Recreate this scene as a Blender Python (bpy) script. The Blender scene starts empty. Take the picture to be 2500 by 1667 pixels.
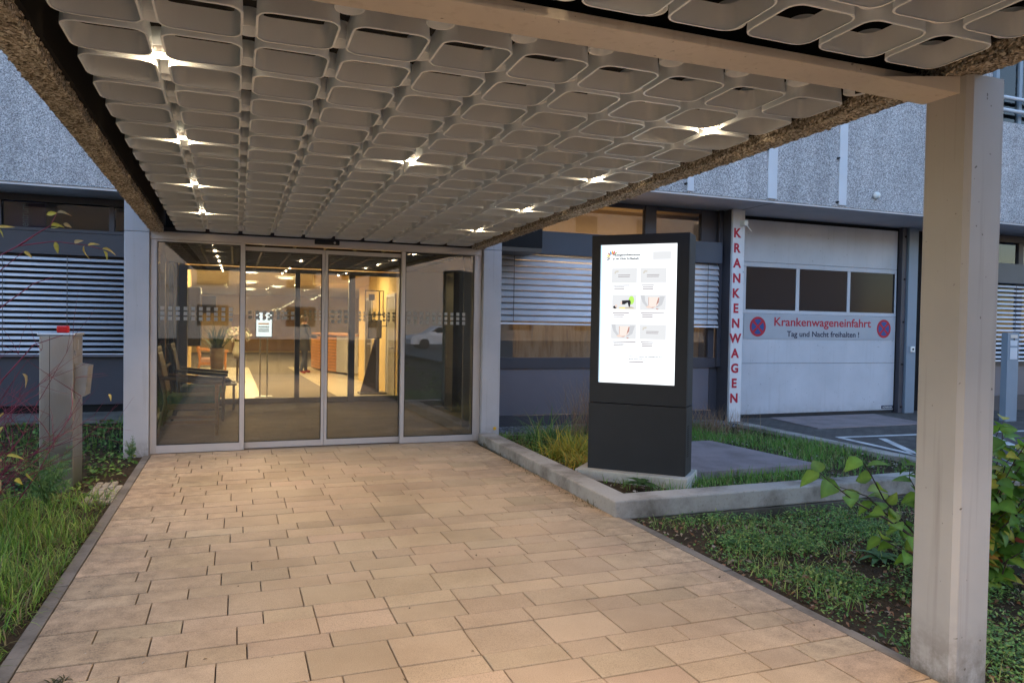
import bpy, bmesh, math, random
import numpy as np
from mathutils import Vector, Matrix
random.seed(7); rng = np.random.default_rng(7)
S = bpy.context.scene
COL = S.collection
PI = math.pi
KL = .41                          # lamps relative to the dusk sky
SL = -0.0192                      # the canopy falls gently towards the doors

# ------------------------------------------------------------------ materials
def new_mat(name):
    m = bpy.data.materials.new(name); m.use_nodes = True
    nt = m.node_tree; nt.nodes.clear()
    out = nt.nodes.new('ShaderNodeOutputMaterial')
    return m, nt, out
def N(nt, t, **kw):
    n = nt.nodes.new(t)
    for k, v in kw.items():
        if k.startswith('i_'):
            key = k[2:].replace('_', ' ')
            n.inputs[key].default_value = v
        else: setattr(n, k, v)
    return n
def c4(c): return (c[0], c[1], c[2], 1.0)
def ramp(nt, fac, stops):
    r = nt.nodes.new('ShaderNodeValToRGB'); e = r.color_ramp.elements
    while len(e) < len(stops): e.new(0.5)
    for el, (p, c) in zip(e, stops): el.position = p; el.color = c4(c)
    nt.links.new(fac, r.inputs[0]); return r.outputs[0]
def mixc(nt, fac, a, b, mode='MIX'):
    n = nt.nodes.new('ShaderNodeMix'); n.data_type = 'RGBA'; n.blend_type = mode
    for sock, v in ((n.inputs[0], fac), (n.inputs[6], a), (n.inputs[7], b)):
        if isinstance(v, (int, float)): sock.default_value = v
        elif isinstance(v, tuple): sock.default_value = c4(v)
        else: nt.links.new(v, sock)
    return n.outputs[2]
def coords(nt, scale=(1, 1, 1)):
    t = nt.nodes.new('ShaderNodeNewGeometry')
    mp = nt.nodes.new('ShaderNodeMapping'); mp.inputs['Scale'].default_value = scale
    nt.links.new(t.outputs['Position'], mp.inputs['Vector']); return mp.outputs[0]
def noise(nt, vec, scale, detail=4, rough=.55):
    n = N(nt, 'ShaderNodeTexNoise', i_Scale=scale, i_Detail=detail, i_Roughness=rough)
    nt.links.new(vec, n.inputs['Vector']); return n.outputs['Fac']
def finish(nt, out, color, rough=.6, metal=0., bump=None, bstr=.2, bdist=.005, spec=.5, rsock=None, **kw):
    p = nt.nodes.new('ShaderNodeBsdfPrincipled')
    if isinstance(color, tuple): p.inputs['Base Color'].default_value = c4(color)
    else: nt.links.new(color, p.inputs['Base Color'])
    p.inputs['Roughness'].default_value = rough; p.inputs['Metallic'].default_value = metal
    p.inputs['Specular IOR Level'].default_value = spec
    if rsock is not None: nt.links.new(rsock, p.inputs['Roughness'])
    for k, v in kw.items(): p.inputs[k.replace('_', ' ')].default_value = v
    if bump is not None:
        b = N(nt, 'ShaderNodeBump', i_Strength=bstr, i_Distance=bdist)
        nt.links.new(bump, b.inputs['Height']); nt.links.new(b.outputs[0], p.inputs['Normal'])
    nt.links.new(p.outputs[0], out.inputs['Surface']); return p
def paint(name, c, rough=.55, var=.12, scale=3., bump=.05, metal=0., spec=.4, fine=90.):
    m, nt, out = new_mat(name); v = coords(nt)
    n1 = noise(nt, v, scale, 5); n2 = noise(nt, v, fine, 3)
    lo = tuple(x * (1 - var) for x in c); hi = tuple(min(1, x * (1 + var)) for x in c)
    col = ramp(nt, n1, [(.3, lo), (.7, hi)])
    finish(nt, out, col, rough, metal, n2, bump, .002, spec); return m
def emit(name, c, s):
    m, nt, out = new_mat(name)
    e = N(nt, 'ShaderNodeEmission', i_Color=c4(c), i_Strength=s * KL)
    nt.links.new(e.outputs[0], out.inputs['Surface']); return m
def glass(name, tint=(.9, .93, .92), ior=1.75, rough=.0, haze=0.):
    m, nt, out = new_mat(name)
    t = N(nt, 'ShaderNodeBsdfTransparent', i_Color=c4(tint)); g = N(nt, 'ShaderNodeBsdfGlossy', i_Color=(1, 1, 1, 1), i_Roughness=rough)
    f = N(nt, 'ShaderNodeFresnel', i_IOR=ior); mx = nt.nodes.new('ShaderNodeMixShader')
    nt.links.new(f.outputs[0], mx.inputs[0]); nt.links.new(t.outputs[0], mx.inputs[1]); nt.links.new(g.outputs[0], mx.inputs[2])
    sh = mx.outputs[0]
    if haze:      # patchy pale veil, imitating the haze of reflections on the panes
        df = N(nt, 'ShaderNodeBsdfDiffuse', i_Color=(.7, .68, .64, 1)); m2 = nt.nodes.new('ShaderNodeMixShader')
        n1 = noise(nt, coords(nt, (2.5, 2.5, 1.)), 1.4, 6, .65); hz = N(nt, 'ShaderNodeMapRange'); hz.inputs[1].default_value = .3; hz.inputs[2].default_value = .75; hz.inputs[3].default_value = haze * .5; hz.inputs[4].default_value = haze * 1.9
        nt.links.new(n1, hz.inputs[0]); nt.links.new(hz.outputs[0], m2.inputs[0]); nt.links.new(sh, m2.inputs[1]); nt.links.new(df.outputs[0], m2.inputs[2]); sh = m2.outputs[0]
    nt.links.new(sh, out.inputs['Surface']); return m
def aggregate(name, stops, scale, bstr=.6, bdist=.006, dirt=.25, rough=.85):
    m, nt, out = new_mat(name); v = coords(nt)
    vo = N(nt, 'ShaderNodeTexVoronoi', i_Scale=scale); nt.links.new(v, vo.inputs['Vector'])
    sep = nt.nodes.new('ShaderNodeSeparateColor'); nt.links.new(vo.outputs['Color'], sep.inputs[0])
    col = ramp(nt, sep.outputs[0], stops)
    n1 = noise(nt, v, 1.3, 6); d = ramp(nt, n1, [(.3, (1 - dirt,) * 3), (.7, (1, 1, 1))])
    col = mixc(nt, 1.0, col, d, 'MULTIPLY'); n2 = noise(nt, coords(nt, (3.5, 3.5, .22)), 1.0, 5)
    col = mixc(nt, 1.0, col, ramp(nt, n2, [(.35, (1 - dirt * 1.1,) * 3), (.6, (1, 1, 1))]), 'MULTIPLY')
    inv = N(nt, 'ShaderNodeMath', operation='SUBTRACT'); inv.inputs[0].default_value = 1; nt.links.new(vo.outputs['Distance'], inv.inputs[1])
    finish(nt, out, col, rough, 0, inv.outputs[0], bstr, bdist, .3); return m
def vcol(name, rough=.6, var=.25, nscale=60., bstr=.1, spec=.3, trans=0., bdist=.002):
    m, nt, out = new_mat(name); v = coords(nt)
    a = N(nt, 'ShaderNodeVertexColor', layer_name='tone')
    n1 = noise(nt, v, nscale, 4); d = ramp(nt, n1, [(.3, (1 - var,) * 3), (.7, (1, 1, 1))])
    col = mixc(nt, 1.0, a.outputs[0], d, 'MULTIPLY')
    p = finish(nt, out, col, rough, 0, n1, bstr, bdist, spec)
    if trans:
        tr = nt.nodes.new('ShaderNodeBsdfTranslucent'); nt.links.new(col, tr.inputs[0])
        mx = nt.nodes.new('ShaderNodeMixShader'); mx.inputs[0].default_value = trans
        nt.links.new(p.outputs[0], mx.inputs[1]); nt.links.new(tr.outputs[0], mx.inputs[2])
        nt.links.new(mx.outputs[0], out.inputs['Surface'])
    return m
def concrete(name, c, dark, rough=.85):
    m, nt, out = new_mat(name); v = coords(nt)
    n1 = noise(nt, v, 2.2, 8, .65); n2 = noise(nt, v, 45, 5); n3 = noise(nt, v, 260, 2)
    col = ramp(nt, n1, [(.32, dark), (.55, c), (.8, tuple(x * 1.15 for x in c))])
    sp = ramp(nt, n2, [(.28, (.45,) * 3), (.42, (1, 1, 1))])
    col = mixc(nt, .55, col, sp, 'MULTIPLY')
    pit = mixc(nt, .5, n2, n3)
    finish(nt, out, col, rough, 0, pit, .35, .004, .3); return m
def brushed(name, c, rough=.34):
    m, nt, out = new_mat(name); v = coords(nt, (60, 60, 1.2))
    n1 = noise(nt, v, 6, 4); col = ramp(nt, n1, [(.3, tuple(x * .9 for x in c)), (.7, c)])
    n2 = noise(nt, coords(nt), 5, 5); r = ramp(nt, n2, [(.3, (rough - .07,) * 3), (.7, (rough + .1,) * 3)])
    finish(nt, out, col, rough, 1., n1, .015, .0006, .5, rsock=r); return m
def wood(name, a, b, rough=.45, sc=(4, 4, 40)):
    m, nt, out = new_mat(name); v = coords(nt, sc); n1 = noise(nt, v, 1.4, 5)
    finish(nt, out, ramp(nt, n1, [(.3, a), (.7, b)]), rough, 0, n1, .08, .002, .4); return m

M = {}
M['grille'] = paint('grille_plastic', (.83, .88, .93), .36, .05, 2., .03)
def weathered(name, c, dirt, top, rough=.62):
    m, nt, out = new_mat(name); v = coords(nt)
    n1 = noise(nt, v, 1.6, 6); n2 = noise(nt, coords(nt, (22, 22, .8)), 1.0, 4); n3 = noise(nt, v, 34, 2, .4); n4 = noise(nt, v, 170, 3); n5 = noise(nt, v, 9, 6, .7)
    col = ramp(nt, n1, [(.3, tuple(x * .90 for x in c)), (.7, tuple(x * 1.06 for x in c))])
    col = mixc(nt, ramp(nt, n2, [(.56, (0, 0, 0)), (.78, (.35,) * 3)]), col, dirt)
    col = mixc(nt, ramp(nt, n3, [(.22, (.85,) * 3), (.27, (0, 0, 0))]), col, tuple(x * .5 for x in dirt))
    sx = nt.nodes.new('ShaderNodeSeparateXYZ'); nt.links.new(v, sx.inputs[0])
    mr = N(nt, 'ShaderNodeMapRange'); mr.inputs[1].default_value = 0; mr.inputs[2].default_value = top; mr.inputs[3].default_value = 1; mr.inputs[4].default_value = 0
    nt.links.new(sx.outputs[2], mr.inputs[0]); mu = N(nt, 'ShaderNodeMath', operation='MULTIPLY'); nt.links.new(mr.outputs[0], mu.inputs[0]); nt.links.new(ramp(nt, n5, [(.35, (0, 0, 0)), (.6, (.9,) * 3)]), mu.inputs[1])
    col = mixc(nt, mu.outputs[0], col, dirt)
    finish(nt, out, col, rough, 0, n4, .16, .002, .35); return m
M['pillar'] = weathered('weathered_pillar', (.395, .388, .388), (.14, .118, .095), .30)
M['beam'] = weathered('weathered_beam', (.60, .55, .49), (.30, .25, .20), .01)
M['whitepillar'] = weathered('weathered_white', (.42, .415, .445), (.19, .17, .15), .22, .55)
M['gdoor'] = weathered('garage_panel', (.50, .515, .56), (.35, .355, .375), .25, .45)
M['signwhite'] = weathered('white_sign_pillar', (.66, .66, .69), (.35, .33, .32), .25, .5)
M['window_dim'] = glass('dim_window_glass', (.66, .70, .72), 1.28)
M['black'] = paint('void_black', (.008, .007, .007), .9, .3, 2.)
M['dark'] = paint('dark_cladding', (.055, .053, .066), .45, .12, 1.2, .03)
M['darkpanel'] = paint('plum_grey_panel', (.135, .125, .148), .4, .10, .9, .02)
M['navy'] = paint('navy_shutter_box', (.045, .06, .088), .4, .1, 1., .02)
M['alu'] = paint('grey_aluminium', (.50, .48, .485), .38, .07, 2., .02, metal=.25)
M['alu_dark'] = paint('bronze_aluminium', (.13, .12, .125), .4, .08, 2., .02, metal=.3)
M['slat'] = paint('blind_slat', (.74, .745, .80), .45, .05, 4., .02)

M['gframe'] = paint('garage_frame', (.50, .52, .56), .4, .05, 1., .02)
M['bluepost'] = paint('slate_blue_frame', (.20, .25, .31), .45, .06, 2., .02)
M['soffit'] = paint('soffit_board', (.55, .53, .55), .6, .08, 1.5, .05)
M['strip'] = paint('joint_strip', (.55, .57, .62), .5, .05, 2., .02)
M['facade'] = aggregate('washed_pebble_facade', [(0., (.17, .163, .172)), (.3, (.33, .322, .335)), (.6, (.44, .432, .445)), (1., (.76, .75, .76))], 94, .45, .006, .14)
M['pebble'] = aggregate('brown_pebble_edge', [(0., (.11, .09, .07)), (.35, (.36, .31, .24)), (.7, (.60, .53, .43)), (1., (.85, .80, .72))], 88, .6, .010, .22)
M['conc'] = concrete('kerb_concrete', (.36, .335, .305), (.14, .12, .10))
M['conc_pale'] = concrete('pale_concrete', (.46, .44, .40), (.28, .26, .22))
M['conc_dark'] = concrete('stained_concrete', (.11, .095, .075), (.035, .03, .022))
M['edging'] = concrete('edging_stone', (.20, .175, .15), (.10, .085, .07))
M['plate'] = concrete('brown_plate', (.27, .225, .23), (.18, .15, .15), .7)
M['totem'] = paint('anthracite_powder_coat', (.016, .017, .021), .55, .1, 3., .06, spec=.3)
M['steel'] = brushed('brushed_steel', (.41, .395, .37), .34)
M['steel_lid'] = brushed('steel_lid', (.62, .62, .64), .42)
M['glass'] = glass('door_glass', (.86, .88, .86), 1.85, haze=.022)
M['glass_in'] = glass('inner_glass', (.90, .92, .90), 1.6)
M['window'] = glass('window_glass', (.74, .77, .79), 1.55)
M['darkglass'] = paint('dark_glazing', (.017, .018, .022), .10, .1, 1., 0., spec=.16)
M['red'] = paint('red_lettering', (.42, .006, .03), .5, .05, 5., .01)
M['redglow'] = paint('red_beacon', (.6, .012, .015), .25, .05, 5., .01)
M['blue'] = paint('sign_blue', (.015, .06, .24), .4, .05, 5., .01)
M['ink'] = paint('navy_ink', (.012, .015, .05), .5, .05, 5., .01)
M['signgrey'] = paint('sign_silver', (.36, .385, .43), .42, .05, 2., .02)
M['rubber'] = paint('black_rubber', (.015, .015, .018), .6, .2, 4., .05)
M['yellow'] = paint('yellow_sticker', (.65, .38, .03), .5, .1, 8., .02)
M['white'] = paint('white_plastic', (.72, .72, .70), .45, .05, 5., .02)
M['cream'] = paint('cream_wall', (.66, .48, .22), .75, .05, .7, .05)
M['plaster'] = paint('beige_plaster', (.42, .38, .33), .8, .06, .7, .05)
M['hallceil'] = paint('hall_ceiling', (.58, .52, .42), .8, .05, 1., .05)
M['hallfloor'] = paint('hall_floor', (.62, .54, .38), .28, .06, .8, .02)
M['carpet'] = paint('brown_carpet', (.17, .14, .11), .9, .1, 2., .2)
M['mat'] = paint('vestibule_mat', (.28, .22, .165), .85, .15, 2.5, .3)
M['brownpanel'] = paint('brown_panel', (.075, .058, .045), .5, .08, 1., .05)
M['oak'] = wood('oak', (.28, .15, .06), (.42, .25, .11))
M['walnut'] = wood('dark_wood', (.07, .045, .025), (.13, .085, .05))
M['orangewood'] = wood('cherry_slats', (.42, .17, .05), (.55, .26, .09))
M['greencloth'] = paint('green_cushion', (.03, .15, .12), .9, .2, 6., .2)
M['pinkcloth'] = paint('pale_pink_cloth', (.5, .32, .28), .9, .1, 6., .2)
M['lamp'] = emit('warm_lamp', (1, .72, .38), 55.)
M['halllamp'] = emit('hall_lamp', (1, .82, .55), 7.)
M['tube'] = emit('neon_tube', (1, .85, .55), 6.)
M['strand'] = emit('fairy_lights', (1, .8, .45), 4.)
M['screen'] = emit('screen_white', (.93, .97, 1.0), .60)
def scr(c, s=1.0): return emit('screen_ink', c, .385 * s)
M['paint_line'] = concrete('road_paint', (.62, .62, .62), (.36, .36, .37), .7)
M['curtain'] = None; M['joint'] = paint('joint_sand', (.022, .017, .012), .95, .3, 9., .2); M['tan'] = paint('tan_wall', (.40, .27, .13), .8, .1, 1.5, .05)

def slab_material():
    m, nt, out = new_mat('sandstone_slab'); v = coords(nt)
    a = N(nt, 'ShaderNodeVertexColor', layer_name='tone')
    n1 = noise(nt, v, 240, 3); n2 = noise(nt, v, 1.1, 6, .6); n3 = noise(nt, v, 9, 6, .65)
    sp = ramp(nt, n1, [(.30, (.55,) * 3), (.47, (.95,) * 3), (.55, (1, 1, 1)), (.72, (1.12, 1.12, 1.1))])
    col = mixc(nt, 1., a.outputs[0], sp, 'MULTIPLY')
    # grime that gathers along both edges of the walk
    sx = nt.nodes.new('ShaderNodeSeparateXYZ'); nt.links.new(v, sx.inputs[0])
    d1 = N(nt, 'ShaderNodeMapRange'); d1.inputs[1].default_value = -.9; d1.inputs[2].default_value = .25; d1.inputs[3].default_value = 1; d1.inputs[4].default_value = 0
    d2 = N(nt, 'ShaderNodeMapRange'); d2.inputs[1].default_value = 2.25; d2.inputs[2].default_value = 3.0; d2.inputs[3].default_value = 0; d2.inputs[4].default_value = .9
    nt.links.new(sx.outputs[0], d1.inputs[0]); nt.links.new(sx.outputs[0], d2.inputs[0])
    ad = N(nt, 'ShaderNodeMath', operation='ADD'); nt.links.new(d1.outputs[0], ad.inputs[0]); nt.links.new(d2.outputs[0], ad.inputs[1])
    st = ramp(nt, n3, [(.36, (0, 0, 0)), (.62, (.9, .9, .9))])
    mu = N(nt, 'ShaderNodeMath', operation='MULTIPLY'); nt.links.new(ad.outputs[0], mu.inputs[0]); nt.links.new(st, mu.inputs[1])
    n6 = noise(nt, v, 75, 5, .7); mu2 = N(nt, 'ShaderNodeMath', operation='MULTIPLY'); nt.links.new(mu.outputs[0], mu2.inputs[0]); nt.links.new(ramp(nt, n6, [(.38, (.25,) * 3), (.58, (1, 1, 1))]), mu2.inputs[1])
    col = mixc(nt, mu2.outputs[0], col, (.15, .11, .075))
    blot = ramp(nt, n2, [(.33, (.78, .765, .74)), (.6, (1, 1, 1))])
    col = mixc(nt, 1., col, blot, 'MULTIPLY')
    finish(nt, out, col, .62, 0, n1, .25, .0015, .35); return m
M['slab'] = slab_material()
def soil_material():
    m, nt, out = new_mat('soil'); v = coords(nt)
    n1 = noise(nt, v, 3.5, 8, .7); n2 = noise(nt, v, 55, 5, .7)
    col = ramp(nt, n1, [(.3, (.035, .028, .018)), (.55, (.075, .055, .035)), (.75, (.12, .09, .06))])
    col = mixc(nt, .5, col, ramp(nt, n2, [(.3, (.3, .3, .3)), (.7, (1.3, 1.25, 1.2))]), 'MULTIPLY')
    finish(nt, out, col, .95, 0, n2, .9, .03, .1); return m
M['soil'] = soil_material()
def drive_material():
    m, nt, out = new_mat('block_paving'); v = coords(nt, (1, 1, 1))
    b = N(nt, 'ShaderNodeTexBrick', i_Scale=1.0); b.inputs['Brick Width'].default_value = .2; b.inputs['Row Height'].default_value = .1
    b.inputs['Mortar Size'].default_value = .006; b.inputs['Color1'].default_value = (.085, .078, .075, 1); b.inputs['Color2'].default_value = (.12, .11, .105, 1); b.inputs['Mortar'].default_value = (.03, .028, .025, 1)
    nt.links.new(v, b.inputs['Vector'])
    n1 = noise(nt, v, 2., 6); n2 = noise(nt, v, 80, 3)
    col = mixc(nt, 1., b.outputs[0], ramp(nt, n1, [(.3, (.75,) * 3), (.7, (1.15,) * 3)]), 'MULTIPLY')
    finish(nt, out, col, .85, 0, mixc(nt, .5, b.outputs[1], n2), .3, .004, .3); return m
M['drive'] = drive_material()
def stripe_curtain():
    m, nt, out = new_mat('wood_slat_screen'); v = coords(nt, (1, 1, .15))
    n = noise(nt, v, 7, 4, .7); col = ramp(nt, n, [(.3, (.30, .25, .24)), (.45, (.60, .43, .25)), (.6, (.75, .60, .40)), (.75, (.46, .40, .38))])
    finish(nt, out, col, .8); return m
M['curtain'] = stripe_curtain()
M['leaf'] = vcol('leaf', .5, .2, 40, .1, .35, .35)
M['grass'] = vcol('grass_blade', .55, .15, 20, .0, .3, .3)
M['twig_red'] = paint('red_bark', (.16, .012, .035), .5, .35, 20., .1)
M['twig'] = paint('brown_bark', (.05, .03, .025), .7, .25, 20., .2)
M['pebbles'] = aggregate('grey_gravel', [(0., (.05, .05, .06)), (.5, (.16, .16, .18)), (1., (.45, .46, .5))], 40, 1., .02, .2)
M['cobble'] = paint('cobble_stone', (.30, .26, .20), .8, .25, 14., .3)

# ------------------------------------------------------------------ mesh helpers
class MB:
    def __init__(s): s.v = []; s.f = []; s.m = []; s.sm = []
    def add(s, vs, fs, mi=0, smooth=False):
        o = len(s.v); s.v += [tuple(p) for p in vs]
        for f in fs: s.f.append([i + o for i in f]); s.m.append(mi); s.sm.append(smooth)
        return s
    def box(s, a, b, mi=0, mat=None):
        x0, y0, z0 = a; x1, y1, z1 = b
        vs = [(x0, y0, z0), (x1, y0, z0), (x1, y1, z0), (x0, y1, z0), (x0, y0, z1), (x1, y0, z1), (x1, y1, z1), (x0, y1, z1)]
        if mat is not None: vs = [mat @ Vector(p) for p in vs]
        return s.add(vs, [(0, 3, 2, 1), (4, 5, 6, 7), (0, 1, 5, 4), (1, 2, 6, 5), (2, 3, 7, 6), (3, 0, 4, 7)], mi)
    def bbox(s, a, b, r=.008, mi=0, mat=None):
        """box with chamfered edges"""
        bm = bmesh.new()
        bmesh.ops.create_cube(bm, size=1)
        for v in bm.verts:
            v.co = Vector([(a[i] + b[i]) / 2 + v.co[i] * (b[i] - a[i]) for i in range(3)])
        r = min(r, .45 * min(abs(b[i] - a[i]) for i in range(3)))
        bmesh.ops.bevel(bm, geom=list(bm.edges), offset=r, segments=2, affect='EDGES', profile=.6)
        vs = [v.co.copy() for v in bm.verts]
        if mat is not None: vs = [mat @ p for p in vs]
        s.add(vs, [[v.index for v in f.verts] for f in bm.faces], mi); bm.free(); return s
    def prism(s, poly, z0, z1, mi=0, zf=None):
        n = len(poly)
        zb = [z0] * n if not callable(z0) else [z0(*p) for p in poly]; zt = [z1] * n if not callable(z1) else [z1(*p) for p in poly]
        vs = [(p[0], p[1], zb[i]) for i, p in enumerate(poly)] + [(p[0], p[1], zt[i]) for i, p in enumerate(poly)]
        return s.add(vs, [list(range(n - 1, -1, -1)), list(range(n, 2 * n))] + [(i, (i + 1) % n, n + (i + 1) % n, n + i) for i in range(n)], mi)
    def extr(s, poly, a, b, mi=0):
        """polygon (x,z) pulled along y from a to b"""
        n = len(poly); vs = [(p[0], a, p[1]) for p in poly] + [(p[0], b, p[1]) for p in poly]
        return s.add(vs, [list(range(n)), list(range(2 * n - 1, n - 1, -1))] + [(i, n + i, n + (i + 1) % n, (i + 1) % n) for i in range(n)], mi)
    def tube(s, pts, r, n=8, mi=0, cap=True):
        pts = [Vector(p) for p in pts]; rs = r if isinstance(r, (list, tuple)) else [r] * len(pts)
        rings = []; up = None
        for i, p in enumerate(pts):
            t = (pts[min(i + 1, len(pts) - 1)] - pts[max(i - 1, 0)]).normalized()
            if up is None or abs(up.dot(t)) > .95: up = Vector((0, 0, 1)) if abs(t.z) < .9 else Vector((1, 0, 0))
            a = t.cross(up).normalized(); b = a.cross(t).normalized(); up = b
            rings.append([p + (a * math.cos(k * 2 * PI / n) + b * math.sin(k * 2 * PI / n)) * rs[i] for k in range(n)])
        vs = [q for R in rings for q in R]; fs = []
        for i in range(len(pts) - 1):
            for k in range(n):
                fs.append((i * n + k, i * n + (k + 1) % n, (i + 1) * n + (k + 1) % n, (i + 1) * n + k))
        s.add(vs, fs, mi, True)
        if cap: s.add(rings[0], [list(range(n))], mi); s.add(rings[-1], [list(range(n))[::-1]], mi)
        return s
    def lathe(s, prof, c=(0, 0, 0), n=24, mi=0, smooth=True):
        vs = []; fs = []
        for (r, z) in prof:
            for k in range(n): vs.append((c[0] + r * math.cos(2 * PI * k / n), c[1] + r * math.sin(2 * PI * k / n), c[2] + z))
        for i in range(len(prof) - 1):
            for k in range(n): fs.append((i * n + k, i * n + (k + 1) % n, (i + 1) * n + (k + 1) % n, (i + 1) * n + k))
        return s.add(vs, fs, mi, smooth)
    def disc(s, c, r, n=24, mi=0, ax='z'):
        if ax == 'z': vs = [(c[0] + r * math.cos(2 * PI * k / n), c[1] + r * math.sin(2 * PI * k / n), c[2]) for k in range(n)]
        else: vs = [(c[0] + r * math.cos(2 * PI * k / n), c[1], c[2] + r * math.sin(2 * PI * k / n)) for k in range(n)]
        return s.add(vs, [list(range(n))], mi)
    def build(s, name, mats, parent=None, loc=None):
        me = bpy.data.meshes.new(name); me.from_pydata(s.v, [], s.f)
        for m in (mats if isinstance(mats, (list, tuple)) else [mats]): me.materials.append(m)
        me.polygons.foreach_set('material_index', s.m); me.polygons.foreach_set('use_smooth', s.sm); me.update()
        o = bpy.data.objects.new(name, me); COL.objects.link(o)
        if parent is not None: o.parent = parent
        if loc is not None: o.location = loc
        return o
def box(name, a, b, mat, parent=None, r=None):
    mb = MB(); (mb.bbox(a, b, r) if r else mb.box(a, b)); return mb.build(name, mat, parent)
def thing(name, label, cat, group=None, loc=(0, 0, 0), rz=0):
    o = bpy.data.objects.new(name, None); COL.objects.link(o); o.location = loc; o.rotation_euler = (0, 0, rz)
    return tag(o, label, cat, group)
def tag(o, label, cat, group=None, kind=None):
    o['label'] = label; o['category'] = cat
    if group: o['group'] = group
    if kind: o['kind'] = kind
    return o
def struct(o): o['kind'] = 'structure'; return o
def stuff(o, label, cat): o['kind'] = 'stuff'; o['label'] = label; o['category'] = cat; return o
def copy_tree(o, parent=None):
    c = o.copy(); COL.objects.link(c)
    if parent is not None: c.parent = parent
    for ch in list(o.children): copy_tree(ch, c)
    return c
def np_mesh(name, V, F, mat, tone=None, parent=None, smooth=True):
    """V (n,3), F list of (m,k) arrays; tone (n,3) point colours"""
    me = bpy.data.meshes.new(name); V = np.asarray(V, np.float32)
    me.vertices.add(len(V)); me.vertices.foreach_set('co', V.ravel())
    loops = np.concatenate([f.ravel() for f in F]).astype(np.int32)
    tot = np.concatenate([np.full(len(f), f.shape[1]) for f in F]).astype(np.int32)
    st = np.concatenate([[0], np.cumsum(tot)[:-1]]).astype(np.int32)
    me.loops.add(len(loops)); me.loops.foreach_set('vertex_index', loops)
    me.polygons.add(len(tot)); me.polygons.foreach_set('loop_start', st); me.polygons.foreach_set('loop_total', tot)
    me.polygons.foreach_set('use_smooth', np.full(len(tot), smooth))
    me.update(calc_edges=True); me.validate()
    if tone is not None:
        at = me.color_attributes.new('tone', 'FLOAT_COLOR', 'POINT')
        at.data.foreach_set('color', np.concatenate([tone, np.ones((len(tone), 1))], 1).astype(np.float32).ravel())
    me.materials.append(mat)
    o = bpy.data.objects.new(name, me); COL.objects.link(o)
    if parent is not None: o.parent = parent
    return o
def text_mesh(body, w=None, h=None, bold=0., depth=.003, align='CENTER'):
    cu = bpy.data.curves.new('lettering', 'FONT'); cu.body = body; cu.align_x = align; cu.size = 1
    cu.offset = bold; cu.extrude = .5; cu.resolution_u = 3
    ob = bpy.data.objects.new('lettering', cu); COL.objects.link(ob)
    dg = bpy.context.evaluated_depsgraph_get()
    me = bpy.data.meshes.new_from_object(ob.evaluated_get(dg))
    bpy.data.objects.remove(ob); 
    co = np.array([v.co[:] for v in me.vertices]); mn, mx = co.min(0), co.max(0)
    cap = .73
    sx = w / (mx[0] - mn[0]) if w else None; sz = h / cap if h else None
    sx = sx or sz; sz = sz or sx
    off = {'CENTER': (mn[0] + mx[0]) / 2, 'LEFT': mn[0]}[align]
    for v, c in zip(me.vertices, co): v.co = ((c[0] - off) * sx, -(c[2]) * depth, c[1] * sz)   # faces -Y
    return me
def text(name, body, loc, mat, parent, w=None, h=None, bold=0., depth=.003, align='CENTER', rot=None):
    me = text_mesh(body, w, h, bold, depth, align); me.materials.clear(); me.materials.append(mat); me.name = name
    o = bpy.data.objects.new(name, me); COL.objects.link(o); o.parent = parent; o.location = loc
    if rot: o.rotation_euler = rot
    return o

# ------------------------------------------------------------------ camera
P_F = 1789.74; YAW, PITCH, ROLL = .360215, -.0233864, .0167278
cy, sy = math.cos(YAW), math.sin(YAW)
fw = Vector((sy * math.cos(PITCH), cy * math.cos(PITCH), math.sin(PITCH))); rt = Vector((cy, -sy, 0)); up = rt.cross(fw)
r2 = rt * math.cos(ROLL) + up * math.sin(ROLL); u2 = -rt * math.sin(ROLL) + up * math.cos(ROLL)
cam = bpy.data.cameras.new('camera'); cam.lens = P_F / 2500 * 36; cam.sensor_width = 36; cam.sensor_fit = 'HORIZONTAL'; cam.clip_end = 600; cam.clip_start = .05
co = bpy.data.objects.new('camera', cam); COL.objects.link(co)
mw = Matrix((( r2.x, u2.x, -fw.x, 0), (r2.y, u2.y, -fw.y, 0), (r2.z, u2.z, -fw.z, 1.6), (0, 0, 0, 1))); co.matrix_world = mw
S.camera = co

# ------------------------------------------------------------------ light
SUN_EL = math.radians(7)
w = bpy.data.worlds.new('World'); S.world = w; w.use_nodes = True; nt = w.node_tree
sky = nt.nodes.new('ShaderNodeTexSky'); sky.sky_type = 'NISHITA'; sky.sun_disc = False
sky.sun_elevation = SUN_EL; sky.sun_rotation = math.radians(30); sky.dust_density = .6; sky.ozone_density = 2.0
bg = nt.nodes['Background']; bg.inputs[1].default_value = .15
tint = mixc(nt, 1.0, sky.outputs[0], (1.10, .965, 1.0), 'MULTIPLY'); nt.links.new(tint, bg.inputs[0])
sun = bpy.data.lights.new('sun', 'SUN'); sun.energy = .12; sun.angle = math.radians(25); sun.color = (.85, .9, 1.0)
so = bpy.data.objects.new('sun', sun); COL.objects.link(so)
d = Vector((math.sin(math.radians(30)) * math.cos(SUN_EL), math.cos(math.radians(30)) * math.cos(SUN_EL), math.sin(SUN_EL)))
so.rotation_euler = (-d).to_track_quat('-Z', 'Y').to_euler()
S.view_settings.view_transform = 'Standard'; S.view_settings.look = 'None'; S.view_settings.gamma = 1; S.view_settings.exposure = 2.72
S.cycles.use_denoising = True; S.cycles.max_bounces = 8; S.cycles.diffuse_bounces = 6; S.cycles.glossy_bounces = 3; S.cycles.transparent_max_bounces = 16
S.cycles.caustics_reflective = False; S.cycles.caustics_refractive = False; S.cycles.sample_clamp_indirect = 6
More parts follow.
